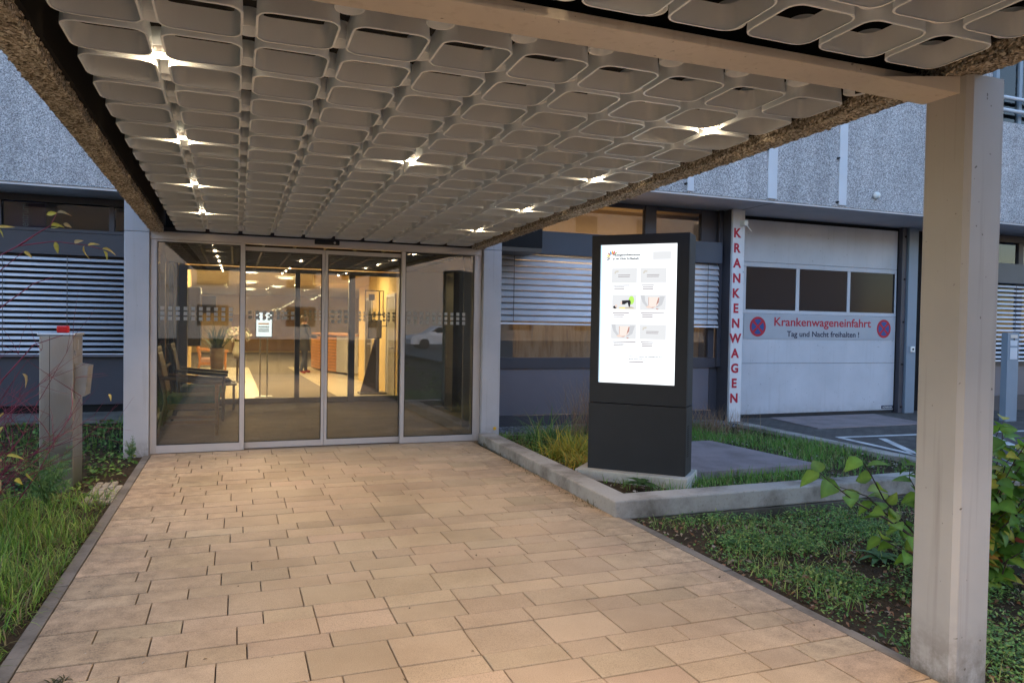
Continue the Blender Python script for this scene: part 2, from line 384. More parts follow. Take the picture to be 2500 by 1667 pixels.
def lamp(name, kind, loc, e, c=(1, .70, .40), size=.05, parent=None, spot=None, rot=None, blend=.8):
    l = bpy.data.lights.new(name, kind); l.energy = e * KL; l.color = c
    if kind == 'AREA': l.shape = 'RECTANGLE'; l.size, l.size_y = size
    else: l.shadow_soft_size = size
    if kind == 'SPOT': l.spot_size = spot; l.spot_blend = blend
    o = bpy.data.objects.new(name, l); COL.objects.link(o); o.location = loc
    if rot: o.rotation_euler = rot
    if parent is not None: o.parent = parent
    return o

# ------------------------------------------------------------------ ground, path, kerbs
PX0, PX1 = -.92, 3.02
mb = MB(); mb.box((-150, -150, -.24), (150, 150, -.20)); struct(mb.build('ground', M['soil']))
def grid_sheet(name, x0, x1, y0, y1, nx, ny, zf, mat):
    xs = np.linspace(x0, x1, nx); ys = np.linspace(y0, y1, ny); X, Y = np.meshgrid(xs, ys)
    V = np.stack([X, Y, zf(X, Y)], -1).reshape(-1, 3); i = np.arange(nx * ny).reshape(ny, nx)
    F = np.stack([i[:-1, :-1], i[:-1, 1:], i[1:, 1:], i[1:, :-1]], -1).reshape(-1, 4)
    return np_mesh(name, V, [F], mat)
def wob(x, y, s=1.): return .5 * (np.sin(3.1 * x * s + 1.3 * y * s) * np.cos(2.3 * y * s - .7 * x * s) + .6 * np.sin(7.7 * x * s + 2) * np.sin(6.1 * y * s + 1))
def z_left(x, y): return -.02 + .025 * wob(x, y) - .0 * x
def z_right(x, y): return -.03 - .07 * np.clip((x - 3.1) / 1.2, 0, 1) + .025 * wob(x, y)
def z_bed(x, y): return .055 - .018 * np.clip(x - 3.2, 0, 9) + .012 * wob(x, y) - .10 * np.clip((y - 9.2) / 1.2, 0, 1) * np.clip((5.5 - x) / 2, 0, 1)
struct(grid_sheet('lawn_soil', -14, -1.005, -8, 14.0, 70, 110, z_left, M['soil']))
struct(grid_sheet('verge_soil', 3.105, 7.8, -8, 5.5, 50, 120, z_right, M['soil']))
struct(grid_sheet('bed_soil', 3.13, 7.84, 5.5, 10.6, 60, 60, z_bed, M['soil']))
# walk of sandstone slabs: courses .18 .22 .18 .31 deep, stones .40 and .267 long
seq = [.18, .22, .18, .31]; V = []; F = []; T = []; g = .0075; y = 3.645 - 8 * sum(seq); r_i = 0
offs = {0: -.561, 1: -.429, 2: -.606, 3: -.476}
while y < 9.53:
    dpt = seq[r_i % 4]; y1 = min(y + dpt, 9.53)
    xs = [PX0]; x = offs[r_i % 4] + ((r_i // 4) % 3 - 1) * .045 * (1 if r_i % 2 else -1); k = r_i
    while x < PX0 + .12: x += .4
    while x < PX1 - .1:
        xs.append(x); x += (.4 if (r_i % 2 or (k % 3) != 0) else .267); k += 1
    xs.append(PX1)
    for a, b in zip(xs[:-1], xs[1:]):
        o = len(V); dz = rng.normal(0, .0012); c = .0022
        x0, x1, ya, yb = a + g * .4, b - g * .4, y + g * .7, y1 - g * .7
        V += [(x0, ya, dz - .003), (x1, ya, dz - .003), (x1, yb, dz - .003), (x0, yb, dz - .003), (x0 + c, ya + c, dz), (x1 - c, ya + c, dz), (x1 - c, yb - c, dz), (x0 + c, yb - c, dz),
              (x0, ya, -.03), (x1, ya, -.03), (x1, yb, -.03), (x0, yb, -.03)]
        F += [(o + 4, o + 5, o + 6, o + 7)] + [(o + i, o + (i + 1) % 4, o + 4 + (i + 1) % 4, o + 4 + i) for i in range(4)] + [(o + 8 + i, o + 8 + (i + 1) % 4, o + (i + 1) % 4, o + i) for i in range(4)]
        tn = np.array([.545, .40, .265]) * rng.uniform(.86, 1.07) * (1 + rng.normal(0, .010, 3)); T += [tn] * 12
    y += dpt; r_i += 1
struct(np_mesh('path', np.array(V), [np.array(F)], M['slab'], np.array(T), smooth=False))
struct(box('path_joint_bed', (PX0, -4, -.06), (PX1, 9.53, -.022), M['joint']))
for nm, xa, xb, y0e, y1e in (('kerb', -1.003, -.926, -4, 9.48), ('kerb', 3.026, 3.10, -4, 5.36)):
    mb = MB(); yy = y0e
    while yy < y1e:
        ye = min(yy + .995, y1e); mb.bbox((xa, yy + .003, -.14), (xb, ye, -.004 + random.uniform(-.003, .003)), .006); yy += 1.0
    struct(mb.build(nm, M['edging']))
# driveway, kerb, markings, steel plate
struct(grid_sheet('driveway', 7.96, 60, -60, 13, 2, 2, lambda X, Y: 0 * X - .002, M['drive']))
mb = MB(); yy = 3.0
while yy < 10.1:
    mb.bbox((7.72, yy + .003, -.2), (7.955, min(yy + .99, 10.15), .035 + random.uniform(-.002, .002)), .012); yy += 1.0
struct(mb.build('kerb', M['conc']))
def strip_poly(mb, p, q, wd):
    p, q = Vector((*p, 0)), Vector((*q, 0)); n = (q - p).normalized().cross(Vector((0, 0, 1))) * wd / 2
    mb.add([(a.x, a.y, .003) for a in (p - n, q - n, q + n, p + n)], [(0, 1, 2, 3)])
mb = MB()
strip_poly(mb, (8.38, 8.46), (15.5, 8.0), .11); strip_poly(mb, (8.40, 8.42), (8.05, 5.2), .11); strip_poly(mb, (8.98, 8.2), (8.25, 6.95), .11)
strip_poly(mb, (10.5, 8.25), (8.15, 5.08), .12); strip_poly(mb, (11.12, 8.2), (8.2, 4.45), .12); strip_poly(mb, (12.3, 8.15), (9.2, 4.1), .12); strip_poly(mb, (13.6, 8.1), (10.5, 4.0), .12)
mb2 = mb.build('road_marking', M['paint_line']); struct(mb2)
for v in mb2.data.vertices:
    pass
pl = MB(); pl.prism([(8.95, 10.62), (8.79, 9.27), (11.2, 9.28), (11.4, 10.62)], -.001, .012)
tag(pl.build('threshold_plate', M['plate']), 'grey steel sheet lying on the paving before the garage door', 'metal plate')
# cobble patch beside the walk
mb = MB()
for i in range(4):
    for j in range(9):
        if i == 0 and j > 6: continue
        x = -1.03 - i * .062 + random.uniform(-.004, .004); y = 7.2 + j * .098 + random.uniform(-.006, .006)
        mb.bbox((x - .027, y - .045, -.06), (x + .027, y + .045, .006 + random.uniform(-.004, .006)), .009)
struct(mb.build('cobble_paving', M['cobble']))
# brown cover plate in the bed, gravel strip at the facade
mb = MB(); mb.prism([(4.4, 6.36), (6.22, 6.55), (6.01, 8.31), (4.2, 8.1)], .02, lambda x, y: .112 - .02 * (x - 4.2))
tag(mb.build('cover_plate', M['plate']), 'large brown concrete slab set flush in the lawn beside the screen', 'slab')
struct(box('gravel_strip', (3.42, 9.95, -.1), (7.72, 10.52, .03), M['pebbles']))
# retaining wall: one thing, two arms
def ztop(x, y): return .134 - .02 * max(0, min(1, (y - 5.4) / 4.05))
wall = thing('retaining_wall', 'low concrete kerb wall around the raised bed with the screen', 'wall')
mb = MB()
P0, P1, P2 = (3.09, 9.46), (2.978, 5.397), (8.3, 5.43)
outer = [P0, P1, P2]; inner = [(8.3, 5.69), (3.21, 5.66), (3.33, 9.46)]
poly = outer + inner
mb.prism(poly, -.03, lambda x, y: ztop(x, y)); wo = mb.build('coping', M['conc'], wall)
bv = wo.modifiers.new('bev', 'BEVEL'); bv.width = .014; bv.segments = 2; bv.limit_method = 'ANGLE'
mb = MB(); mb.prism([(3.10, 5.37), (8.3, 5.385), (8.3, 5.62), (3.10, 5.60)], -.35, -.034); mb.build('footing', M['conc_dark'], wall)

# ------------------------------------------------------------------ canopy
def zc(y, z0=2.807): return z0 + SL * y
canopy = thing('entrance_canopy', 'long flat canopy with pebbled edge beams over the paved walk', 'canopy')
def slope_box(mb, x0, x1, y0, y1, za, zb):
    vs = [(x, y, zc(y, z)) for z in (za, zb) for (x, y) in ((x0, y0), (x1, y0), (x1, y1), (x0, y1))]
    mb.add(vs, [(0, 3, 2, 1), (4, 5, 6, 7), (0, 1, 5, 4), (1, 2, 6, 5), (2, 3, 7, 6), (3, 0, 4, 7)])
def rough_beam(x0, x1, y0, y1, za, zb):
    """pebbled concrete edge: a real lumpy skin on the soffit and inner face"""
    ny = int((y1 - y0) / .018); prof = []
    k = 9
    for i in range(k): prof.append((x0, zb + (za - zb) * i / k))
    for i in range(k): prof.append((x0 + (x1 - x0) * i / k, za))
    for i in range(k + 1): prof.append((x1, za + (zb - za) * i / k))
    pr = np.array(prof); n = len(pr); ys = np.linspace(y0, y1, ny)
    V = np.zeros((ny, n, 3)); V[:, :, 0] = pr[None, :, 0]; V[:, :, 1] = ys[:, None]; V[:, :, 2] = pr[None, :, 1] + SL * ys[:, None]
    j = rng.normal(0, 1, V.shape) * .0035; j[:, :, 1] = rng.normal(0, .004, (ny, n)); V = V + j
    i = np.arange(ny * n).reshape(ny, n); F = np.stack([i[:-1, :-1], i[:-1, 1:], i[1:, 1:], i[1:, :-1]], -1).reshape(-1, 4)
    return V.reshape(-1, 3), F
for (x0, x1) in ((-.935, -.80), (2.975, 3.115)):
    V, F = rough_beam(x0, x1, -3.2, 9.50, 2.79, 2.86)
    o = np_mesh('edge_beam', V, [F], M['pebble'], parent=canopy, smooth=False)
mb = MB()
slope_box(mb, -.99, -.78, -3.2, 9.50, 2.862, 3.30); slope_box(mb, 2.955, 3.19, -3.2, 9.50, 2.862, 3.30)
mb.build('fascia', M['black'], canopy)
mb = MB(); slope_box(mb, -1.0, 3.2, -3.2, 9.52, 3.302, 3.40); mb.build('roof_slab', M['black'], canopy)
# cross beam: flange under a dark web, and its flared end on the post
mb = MB(); yb0, yb1 = 2.55, 2.75
mb.bbox((-.79, yb0, 2.747), (2.97, yb1, 2.787), .004)
mb.add([(2.70, yb0 - .0, 2.746), (3.03, 2.40, 2.668), (3.03, 2.588, 2.668), (2.78, yb1, 2.746), (3.03, 2.40, 2.744), (3.03, 2.588, 2.744)], [(0, 3, 2, 1), (0, 1, 4), (3, 5, 2), (1, 2, 5, 4), (0, 4, 5, 3)])
mb.build('cross_beam', M['beam'], canopy)
box('beam_web', (-.79, 2.63, 2.788), (2.97, 2.67, 3.22), M['black'], canopy)
def post(x0, x1, y0, y1, z1, mat, nm, par):
    c = .022; poly = [(x0 + c, y0), (x1 - c, y0), (x1, y0 + c), (x1, y1 - c), (x1 - c, y1), (x0 + c, y1), (x0, y1 - c), (x0, y0 + c)]
    mb = MB(); mb.prism(poly, -.3, z1); return mb.build(nm, mat, par)
pr = post(3.03, 3.262, 2.348, 2.588, 2.742, M['pillar'], 'post', canopy)
post(-1.15, -.94, 2.348, 2.588, 2.742, M['pillar'], 'post', canopy)

# grille cells: rounded square tubes .31 wide on a .36 grid, with a collar at each crossing
CX0, CPX, CPY = -.5, .36, .363
def cell_mesh(name, near_ring):
    hx, R, n = .1575, .062, 6
    def ring(h, r, flare=0.):
        pts = []
        for qx, qy, a0 in ((1, 1, 0), (-1, 1, 90), (-1, -1, 180), (1, -1, 270)):
            for k in range(n):
                a = math.radians(a0 + 90 * k / (n - 1)); pts.append((qx * (h - r) + r * math.cos(a), (qy * (h - r) + r * math.sin(a)) * .975))
        return pts
    mb = MB()
    def wall(a, za, b, zb, smooth=True):
        m_ = len(a); vs = [(p[0], p[1], za) for p in a] + [(p[0], p[1], zb) for p in b]
        mb.add(vs, [(i, (i + 1) % m_, m_ + (i + 1) % m_, m_ + i) for i in range(m_)], 0, smooth)
    out0, in0 = ring(hx, R), ring(hx - .0065, R - .0065)
    outT, inT = ring(hx - .006, R - .004), ring(hx - .011, R - .009)
    mid = ring(hx - .0032, R - .0032)
    wall(outT, .10, out0, .003); wall(in0, .006, inT, .10)
    lip = ring(hx - .0095, R - .0095); out1 = ring(hx - .001, R - .001)
    wall(out0, .003, out1, 0.0); wall(out1, 0.0, lip, 0.0); wall(lip, 0.0, in0, .006)
    rings = [(.18, .1815)] + ([(.18, -.1815)] if near_ring else [])
    for cx, cyy in rings:
        mb.lathe([(.057, .125), (.0585, .048), (.056, .045), (.053, .048), (.051, .125)], (cx, cyy, 0), 20)
    me_o = mb.build(name, M['grille']); me = me_o.data; COL.objects.unlink(me_o); bpy.data.objects.remove(me_o); return me
me_a, me_b = cell_mesh('grille_cell', False), cell_mesh('grille_cell_edge', True)
rear = thing('ceiling_grille', 'large pale plastic cell grille of the canopy between cross beam and doors', 'ceiling grille')
near = thing('ceiling_grille', 'pale plastic cell grille on the near side of the cross beam', 'ceiling grille')
def put_cell(par, k, y, edge=False):
    o = bpy.data.objects.new('cell', me_b if edge else me_a); COL.objects.link(o); o.parent = par
    o.location = (CX0 + CPX * k, y, zc(y)); o.rotation_euler = (math.atan(SL) + random.gauss(0, .004), random.gauss(0, .004), random.gauss(0, .003)); o.location.z += random.gauss(0, .0012); return o
slots = [(k, 3.069 + CPY * j, j == 0) for j in range(18) for k in range(10)]
for k, y, e in slots[:100]: put_cell(rear, k, y, e)
rest = MB()
for k, y, e in slots[100:]:
    mt = Matrix.Translation((CX0 + CPX * k, y, zc(y))) @ Matrix.Rotation(math.atan(SL), 4, 'X')
    rest.add([mt @ v.co for v in me_a.vertices], [list(p.vertices) for p in me_a.polygons], 0, True)
ro = rest.build('cell', M['grille'], rear); ro['kind'] = 'stuff'; ro['label'] = 'far rows of small pale cells close to the doors'
for j in range(6):
    for k in range(10): put_cell(near, k, 2.283 - CPY * j)
box('canopy_lining', (-.775, -3.1, 3.22), (2.95, 9.45, 3.26), M['black'], canopy)
# lamps in the crossings
gx = [CX0 + .18 + CPX * i for i in (0, 4, 8)]
def lamp_label(ix, iy):
    row = ('left row of canopy lamps', 'middle of the canopy', 'right row of canopy lamps')[ix]
    return f'warm downlight in {row}, ' + ('nearest to the cross beam', 'second from the cross beam', 'third from the cross beam', 'closest to the doors')[iy]
proto = None
for ix, x in enumerate(gx):
    for iy in range(-3, 4):
        if (ix == 1 and iy in (0, 2, 3)) or (ix == 2 and iy == -1): continue
        y = 3.614 + 1.452 * iy + (.0 if iy >= 0 else -.06); y = 3.069 + .1815 + CPY * (1 + 4 * iy) if iy >= 0 else y
        z = zc(y) + .02
        lab = lamp_label(ix, iy) if iy >= 0 else 'warm downlight in the canopy before the cross beam'
        if ix == 1 and iy >= 0: lab = 'single warm downlight lit in the middle of the canopy'
        t = thing('ceiling_light', lab, 'lamp', 'warm downlights in the canopy', (x, y, z))
        if proto is None:
            m1 = MB(); m1.lathe([(.054, .06), (.056, .004), (.046, 0), (.042, .02)], n=20); a = m1.build('housing', M['alu'], t)
            m2 = MB(); m2.lathe([(.0, -.004), (.02, -.002), (.036, .006), (.041, .02)], n=20); b = m2.build('lens', M['lamp'], t); proto = (a, b)
        else:
            for q in proto:
                c = q.copy(); COL.objects.link(c); c.parent = t
        e = 30 if (ix == 1 and iy == -1) else 85 if (ix == 1 and iy == -2) else 125 if (ix == 2 and iy == -2) else (80 if ix == 0 else 24) if iy == 3 else 38 if iy == -1 else 14
        lamp('downlight', 'SPOT', (0, 0, -.03), e, (1, .75, .51), .03, t, math.radians(112), (0, 0, 0), 1.0)
        lamp('lamp_bulb', 'POINT', (0, 0, -.012), .7, (1, .74, .46), .02, t)

# ------------------------------------------------------------------ right wing
bR = thing('clinic_wing', 'right wing with pebbled upper wall, blinds and ambulance bay', 'building')
box('upper_wall', (1.2, 9.5, 3.63), (34, 9.8, 5.46), M['facade'], bR)
box('upper_wall', (1.2, 9.72, 5.462), (10.7, 9.82, 8.2), M['facade'], bR)
box('soffit', (3.0, 9.512, 3.60), (34, 10.98, 3.628), M['soffit'], bR)
mb = MB()
for x in (8.0, 13.2, 18.5): mb.box((x - .004, 9.53, 3.597), (x + .004, 10.7, 3.5995))
mb.build('soffit_joint', M['rubber'], bR)
for a, b in ((6.355, 6.47), (7.85, 8.025), (9.285, 9.45), (13.9, 14.02)):
    box('joint_strip', (a, 9.475, 3.655), (b, 9.499, 5.45), M['strip'], bR, .006)
mb = MB()
for a, z in ((7.84, 4.42), (6.345, 3.76), (9.275, 4.42), (9.275, 3.7)): mb.tube([(a - .02, 9.45, z), (a - .02, 9.5, z)], .016, 8)
mb.build('strip_fixing', M['rubber'], bR)
mb = MB(); mb.lathe([(0, 0), (.045, .0), (.06, .03), (.05, .07), (.0, .075)], n=16)
kn = mb.build('wall_nozzle', M['white'], bR, (10.08, 9.49, 3.87)); kn.rotation_euler = (PI / 2, 0, 0)
box('plinth', (3.41, 10.55, -.3), (7.78, 10.9, .185), M['dark'], bR)
box('base_panel', (3.41, 10.575, .19), (7.60, 10.7, .912), M['darkpanel'], bR)
box('base_panel', (7.62, 10.59, .19), (7.78, 10.7, .912), M['dark'], bR)
mb = MB()
for (a, b) in (((3.41, 10.55, .915), (7.78, 10.72, 1.085)), ((7.58, 10.585, 1.087), (7.70, 10.68, 2.684)), ((3.41, 10.585, 1.087), (3.52, 10.68, 2.68)),
               ((6.30, 10.58, 3.0), (6.51, 10.68, 3.598)), ((7.40, 10.585, 3.045), (7.78, 10.68, 3.598)), ((3.41, 10.585, 3.045), (3.55, 10.68, 3.598)),
               ((3.56, 10.59, 3.53), (6.29, 10.68, 3.598)), ((6.52, 10.59, 3.53), (7.39, 10.68, 3.598)), ((7.705, 10.50, 0.93), (7.78, 10.545, 3.598))):
    mb.bbox(a, b, .005)
mb.build('window_frame', M['dark'], bR)
wn = box('window', (3.52, 10.625, 1.09), (7.58, 10.635, 2.9), M['window'], bR)
box('window', (3.55, 10.625, 3.05), (6.30, 10.635, 3.53), M['window'], bR)
box('window', (6.51, 10.625, 3.05), (7.40, 10.635, 3.53), M['window'], bR)
box('shutter_box', (3.41, 10.40, 2.685), (7.70, 10.58, 3.04), M['navy'], bR, .008)
def blind(par, x0, x1, y, z0, z1, n, tilt, cords, wd=.085, drop=True):
    mb = MB(); pz = (z1 - z0) / n
    for i in range(n):
        zc_ = z0 + pz * (i + .5); t = math.radians(tilt + random.uniform(-2.0, 2.0)); prof = []
        for k in range(5):
            u = (k / 4 - .5); prof.append((u * wd * math.cos(t) - .006 * (1 - 4 * u * u) * math.sin(t), u * wd * math.sin(t) + .006 * (1 - 4 * u * u) * math.cos(t)))
        sag = [random.uniform(-.0015, .0015) for _ in range(2)]
        vs = [(x, y + p[0], zc_ + p[1] + sg) for x, sg in zip((x0, x1), sag) for p in prof]
        mb.add(vs, [(k, k + 1, 5 + k + 1, 5 + k) for k in range(4)], 0, True)
    o = mb.build('blind', M['slat'], par); so = o.modifiers.new('th', 'SOLIDIFY'); so.thickness = .0015
    for x in cords: c = MB(); c.tube([(x, y - .05, z0), (x, y - .05, z1)], .005, 5); c.build('cord', M['alu_dark'], o)
    if drop: box('bottom_rail', (x0, y - .035, z0 - .05), (x1, y + .035, z0 - .022), M['slat'], o, .004)
    return o
blind(bR, 3.44, 7.69, 10.49, 1.65, 2.68, 11, 62, (3.95, 5.33, 6.7, 7.45), .102)
# room behind the window
box('room_screen', (3.42, 11.1, .9), (8.03, 11.14, 2.95), M['curtain'], bR); box('room_wall', (3.42, 11.1, 2.952), (8.03, 11.14, 3.6), M['tan'], bR); box('room_wall', (7.74, 10.73, .9), (7.785, 11.09, 3.6), M['dark'], bR)
box('room_ceiling', (3.42, 10.69, 3.55), (7.75, 11.1, 3.59), M['tan'], bR)
lamp('room_light', 'AREA', (5.6, 10.88, 2.98), 24, (1, .68, .40), (3.9, .15), None); lamp('room_light', 'AREA', (5.2, 10.9, 3.05), 3, (1, .68, .38), (3, .2), None, None, (PI, 0, 0))
# ambulance pillar with its lettering
pk = thing('ambulance_pillar', 'white pillar with red vertical lettering beside the garage door', 'pillar')
mb = MB(); mb.bbox((7.79, 10.25, -.1), (8.03, 10.72, 3.597), .01); mb.build('shaft', M['signwhite'], pk)
box('side_panel', (7.786, 10.30, 0), (7.7895, 10.70, 3.59), M['dark'], pk)  # dark sheet: shade on the pillar's left face put into colour
letr = 'KRANKENWAGEN'; zs = [3.203 - .2528 * i for i in range(12)]
for ch, z in zip(letr, zs):
    me = text_mesh(ch, None, .155, .034, .004); me.materials.clear(); me.materials.append(M['red'])
    o = bpy.data.objects.new('letter', me); COL.objects.link(o); o.parent = pk; o.location = (7.885, 10.248, z - .0775)
mb = MB(); mb.bbox((7.92, 10.12, 3.31), (7.99, 10.25, 3.40), .008); mb.tube([(7.955, 10.13, 3.33), (8.05, 10.10, 3.22)], .007, 6); mb.build('bracket', M['white'], pk)
# garage door
box('door_lintel', (8.035, 10.80, 3.535), (12.44, 10.92, 3.598), M['black'], bR)
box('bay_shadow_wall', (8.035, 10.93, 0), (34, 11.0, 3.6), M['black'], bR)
gd = MB()
for z0, z1 in ((2.785, 3.53), (1.868, 2.78), (.975, 1.863), (.06, .97)):
    if z0 == 1.868:
        gd.bbox((8.40, 10.75, 2.70), (12.03, 10.79, 2.78), .004); gd.bbox((8.40, 10.75, 1.868), (12.03, 10.79, 1.935), .004)
        for a, b in ((8.40, 8.475), (9.588, 9.665), (10.80, 10.87), (11.993, 12.03)): gd.box((a, 10.752, 1.936), (b, 10.79, 2.699))
    else: gd.bbox((8.40, 10.75, z0), (12.03, 10.79, z1), .005)
go = gd.build('garage_door', M['gdoor'], bR)
for a, b in ((8.476, 9.587), (9.666, 10.799), (10.871, 11.992)): box('pane', (a, 10.762, 1.937), (b, 10.775, 2.698), M['darkglass'], go)
box('bottom_seal', (8.40, 10.745, .0), (12.03, 10.79, .057), M['rubber'], go)
bd = box('maker_plate', (11.725, 10.743, .085), (12.02, 10.749, .147), M['ink'], go)
text('lettering', 'HÖRMANN', (11.872, 10.742, .098), M['white'], go, .24, .034, .01, .001)
mb = MB(); mb.bbox((12.06, 10.66, 0), (12.17, 10.76, 3.597), .004); ro = mb.build('door_track', M['dark'], bR)
mb = MB()
for z in (3.42, 2.60, 1.77, .95, .12): mb.tube([(12.13, 10.645, z), (12.13, 10.665, z)], .02, 8)
mb.build('bolt', M['black'], ro)
mb = MB(); mb.bbox((12.19, 10.62, 0), (12.43, 10.78, 3.597), .006); mb.build('door_post', M['bluepost'], bR)
sw = box('key_switch', (12.27, 10.585, 1.19), (12.37, 10.619, 1.30), M['white'], bR, .006)
mb = MB(); mb.tube([(12.32, 10.575, 1.245), (12.32, 10.586, 1.245)], .02, 10); mb.build('lock', M['rubber'], sw)
sg = thing('garage_sign', 'wide silver sign with red and navy lettering across the garage door', 'sign')
box('board', (8.44, 10.740, 1.413), (12.0, 10.749, 1.855), M['signgrey'], sg)
text('lettering', 'Krankenwageneinfahrt', (10.25, 10.738, 1.655), M['red'], sg, 2.29, .158, .014, .002)
text('lettering', 'Tag und Nacht freihalten !', (10.25, 10.738, 1.462), M['ink'], sg, 1.71, .105, .014, .002)
for x in (8.742, 11.722):
    mb = MB(); r0 = .178; mb.disc((x, 10.7385, 1.632), r0, 36, 0, 'y'); q = []
    for s in range(4):
        a0 = math.radians(90 * s - 45 + 10.5); a1 = math.radians(90 * s + 45 - 10.5); rr = r0 * .76; cx, cz = math.cos(math.radians(90 * s)) * .024, math.sin(math.radians(90 * s)) * .024
        pts = [(x + cx, 1.632 + cz)] + [(x + rr * math.cos(a0 + (a1 - a0) * k / 8), 1.632 + rr * math.sin(a0 + (a1 - a0) * k / 8)) for k in range(9)]
        mb.add([(p[0], 10.7375, p[1]) for p in pts], [list(range(len(pts)))], 1)
    mb.build('no_stopping_symbol', [M['red'], M['blue']], sg)
# window beyond the bay and the storey above
box('plinth', (13.3, 10.55, -.3), (24, 10.9, .30), M['dark'], bR)
box('base_panel', (13.3, 10.575, .305), (24, 10.7, .93), M['darkpanel'], bR)
box('window_sill', (13.3, 10.52, .935), (24, 10.7, 1.03), M['dark'], bR)
box('shutter_box', (13.3, 10.40, 2.60), (24, 10.58, 3.0), M['navy'], bR, .008)
box('window', (13.4, 10.625, 1.035), (24, 10.635, 3.45), M['window'], bR)
mb = MB()
for x in (13.3, 15.2, 17.4): mb.bbox((x, 10.585, 1.04), (x + .14, 10.68, 3.45), .004)
mb.bbox((13.3, 10.585, 3.455), (24, 10.7, 3.597), .004); mb.build('window_frame', M['dark'], bR)
blind(bR, 13.35, 23.9, 10.49, 1.06, 2.59, 17, 34, (14.95, 16.6), .08)
box('room_wall', (13.4, 12.4, .3), (24, 12.45, 3.6), M['cream'], bR); box('room_ceiling', (13.4, 11.02, 3.5), (24, 12.4, 3.55), M['hallceil'], bR)
box('neon_tube', (14.3, 11.2, 3.22), (15.75, 11.24, 3.25), M['tube'], bR)
lamp('room_light', 'AREA', (15.6, 11.5, 3.3), 60, (1, .74, .36), (3, .3), None)
for i in range(4):
    x0 = 13.2 + 2.4 * i if i else 12.0
    if i == 0: box('upper_wall', (10.72, 9.72, 5.462), (13.1, 9.82, 8.2), M['facade'], bR); continue
for i in range(4):
    x0 = 13.12 + 2.4 * i
    f = MB(); f.bbox((x0, 9.66, 5.47), (x0 + .09, 9.74, 7.6), .004); f.bbox((x0 + .62, 9.66, 5.47), (x0 + .70, 9.74, 7.6), .004); f.bbox((x0 + .1, 9.66, 7.5), (x0 + 2.38, 9.74, 7.6), .004)
    fo = f.build('window', M['bluepost'], bR); box('pane', (x0 + .09, 9.70, 5.47), (x0 + 2.4, 9.706, 7.5), M['window'], fo)
    box('roller_blind', (x0 + .1, 9.80, 5.47), (x0 + .60, 9.81, 6.9), M['strip'], fo)
box('room_wall', (13.1, 10.3, 5.47), (24, 10.35, 8), M['navy'], bR)
for z in (5.70, 5.93):
    mb = MB(); mb.tube([(13.12, 9.56, z), (24, 9.56, z)], .035, 10); mb.build('railing', M['strip'], bR)

# ------------------------------------------------------------------ left wing
bL = thing('clinic_wing', 'left wing set back behind the lawn, white blinds under a dark window band', 'building')
box('upper_wall', (-26, 13.0, 3.62), (1.1, 13.3, 8.2), M['facade'], bL)
box('soffit', (-26, 13.02, 3.58), (-1.2, 14.1, 3.617), M['soffit'], bL)
box('plinth', (-26, 14.0, -.2), (-1.3, 14.2, .135), M['black'], bL)
box('base_panel', (-26, 13.96, .138), (-1.3, 14.1, .94), M['dark'], bL)
box('lintel_panel', (-26, 13.93, 2.62), (-1.3, 14.1, 2.985), M['dark'], bL)
mb = MB(); mb.bbox((-26, 13.93, 2.99), (-1.3, 14.08, 3.045), .004); mb.bbox((-26, 13.93, 3.465), (-1.3, 14.08, 3.578), .004)
for x in (-7.2, -3.62, -2.01, -1.42): mb.bbox((x, 13.95, 3.047), (x + .08, 14.06, 3.463), .004)
for x in (-5.6, -3.62, -1.42): mb.bbox((x, 14.0, .945), (x + .1, 14.08, 2.615), .004)
mb.build('window_frame', M['dark'], bL)
box('window', (-25, 14.04, .95), (-1.3, 14.05, 2.61), M['darkglass'], bL)
box('window', (-25, 14.02, 3.05), (-1.3, 14.03, 3.46), M['window_dim'], bL)
box('room_wall', (-25, 14.5, .9), (-1.3, 14.55, 3.6), M['black'], bL)
box('poster', (-3.53, 14.10, 3.05), (-2.96, 14.12, 3.45), paint('plum_poster', (.10, .045, .11), .6, .1, 2.), bL)
text('lettering', 'entrum', (-3.20, 14.095, 3.25), M['signgrey'], bL, .36, .13, .0, .002, 'CENTER', (0, -PI / 2, 0))
blind(bL, -9.0, -5.66, 13.90, 1.02, 2.59, 17, 42, (-8.2, -6.3), .074)
blind(bL, -5.6, -1.36, 13.90, 1.02, 2.59, 17, 42, (-4.6, -3.5, -2.6, -1.6), .074)
box('window_sill', (-26, 13.86, .945), (-1.3, 13.98, .985), M['darkpanel'], bL)
struct(box('paving_strip', (-26, 12.75, -.1), (-1.25, 13.9, .02), M['edging']))

# ------------------------------------------------------------------ vestibule
ve = thing('entrance_vestibule', 'glazed porch between two white pillars at the end of the walk', 'porch')
def pillar(x0, x1, y0, y1, z0, nm='pillar'):
    mb = MB(); mb.bbox((x0, y0, z0), (x1, y1, 2.602), .008); mb.bbox((x0, y0, 2.605), (x1, y1, 3.6), .008); return mb.build(nm, M['whitepillar'], ve)
pillar(-1.215, -.95, 9.50, 9.78, -.2)
pq = pillar(3.14, 3.398, 9.47, 9.78, .03)
mb = MB(); mb.tube([(3.333, 9.462, .17), (3.333, 9.469, .17)], .022, 12); mb.build('sticker', M['yellow'], ve)
box('side_wall', (3.30, 9.785, -.1), (3.396, 10.545, 3.6), M['plaster'], ve)
box('back_wall', (3.20, 14.86, 0), (4.05, 14.95, 2.7), M['plaster'], ve); box('side_wall', (4.05, 10.95, 0), (4.12, 14.95, 2.7), M['plaster'], ve)
box('back_wall', (3.30, 10.905, 0), (4.12, 10.945, 2.7), M['plaster'], ve)
box('ceiling', (-1.2, 9.79, 2.64), (4.12, 14.86, 2.70), M['brownpanel'], ve)
mb = MB()
for j in range(13): mb.box((-.9, 9.95 + .38 * j, 2.60), (3.25, 10.0 + .38 * j, 2.638))
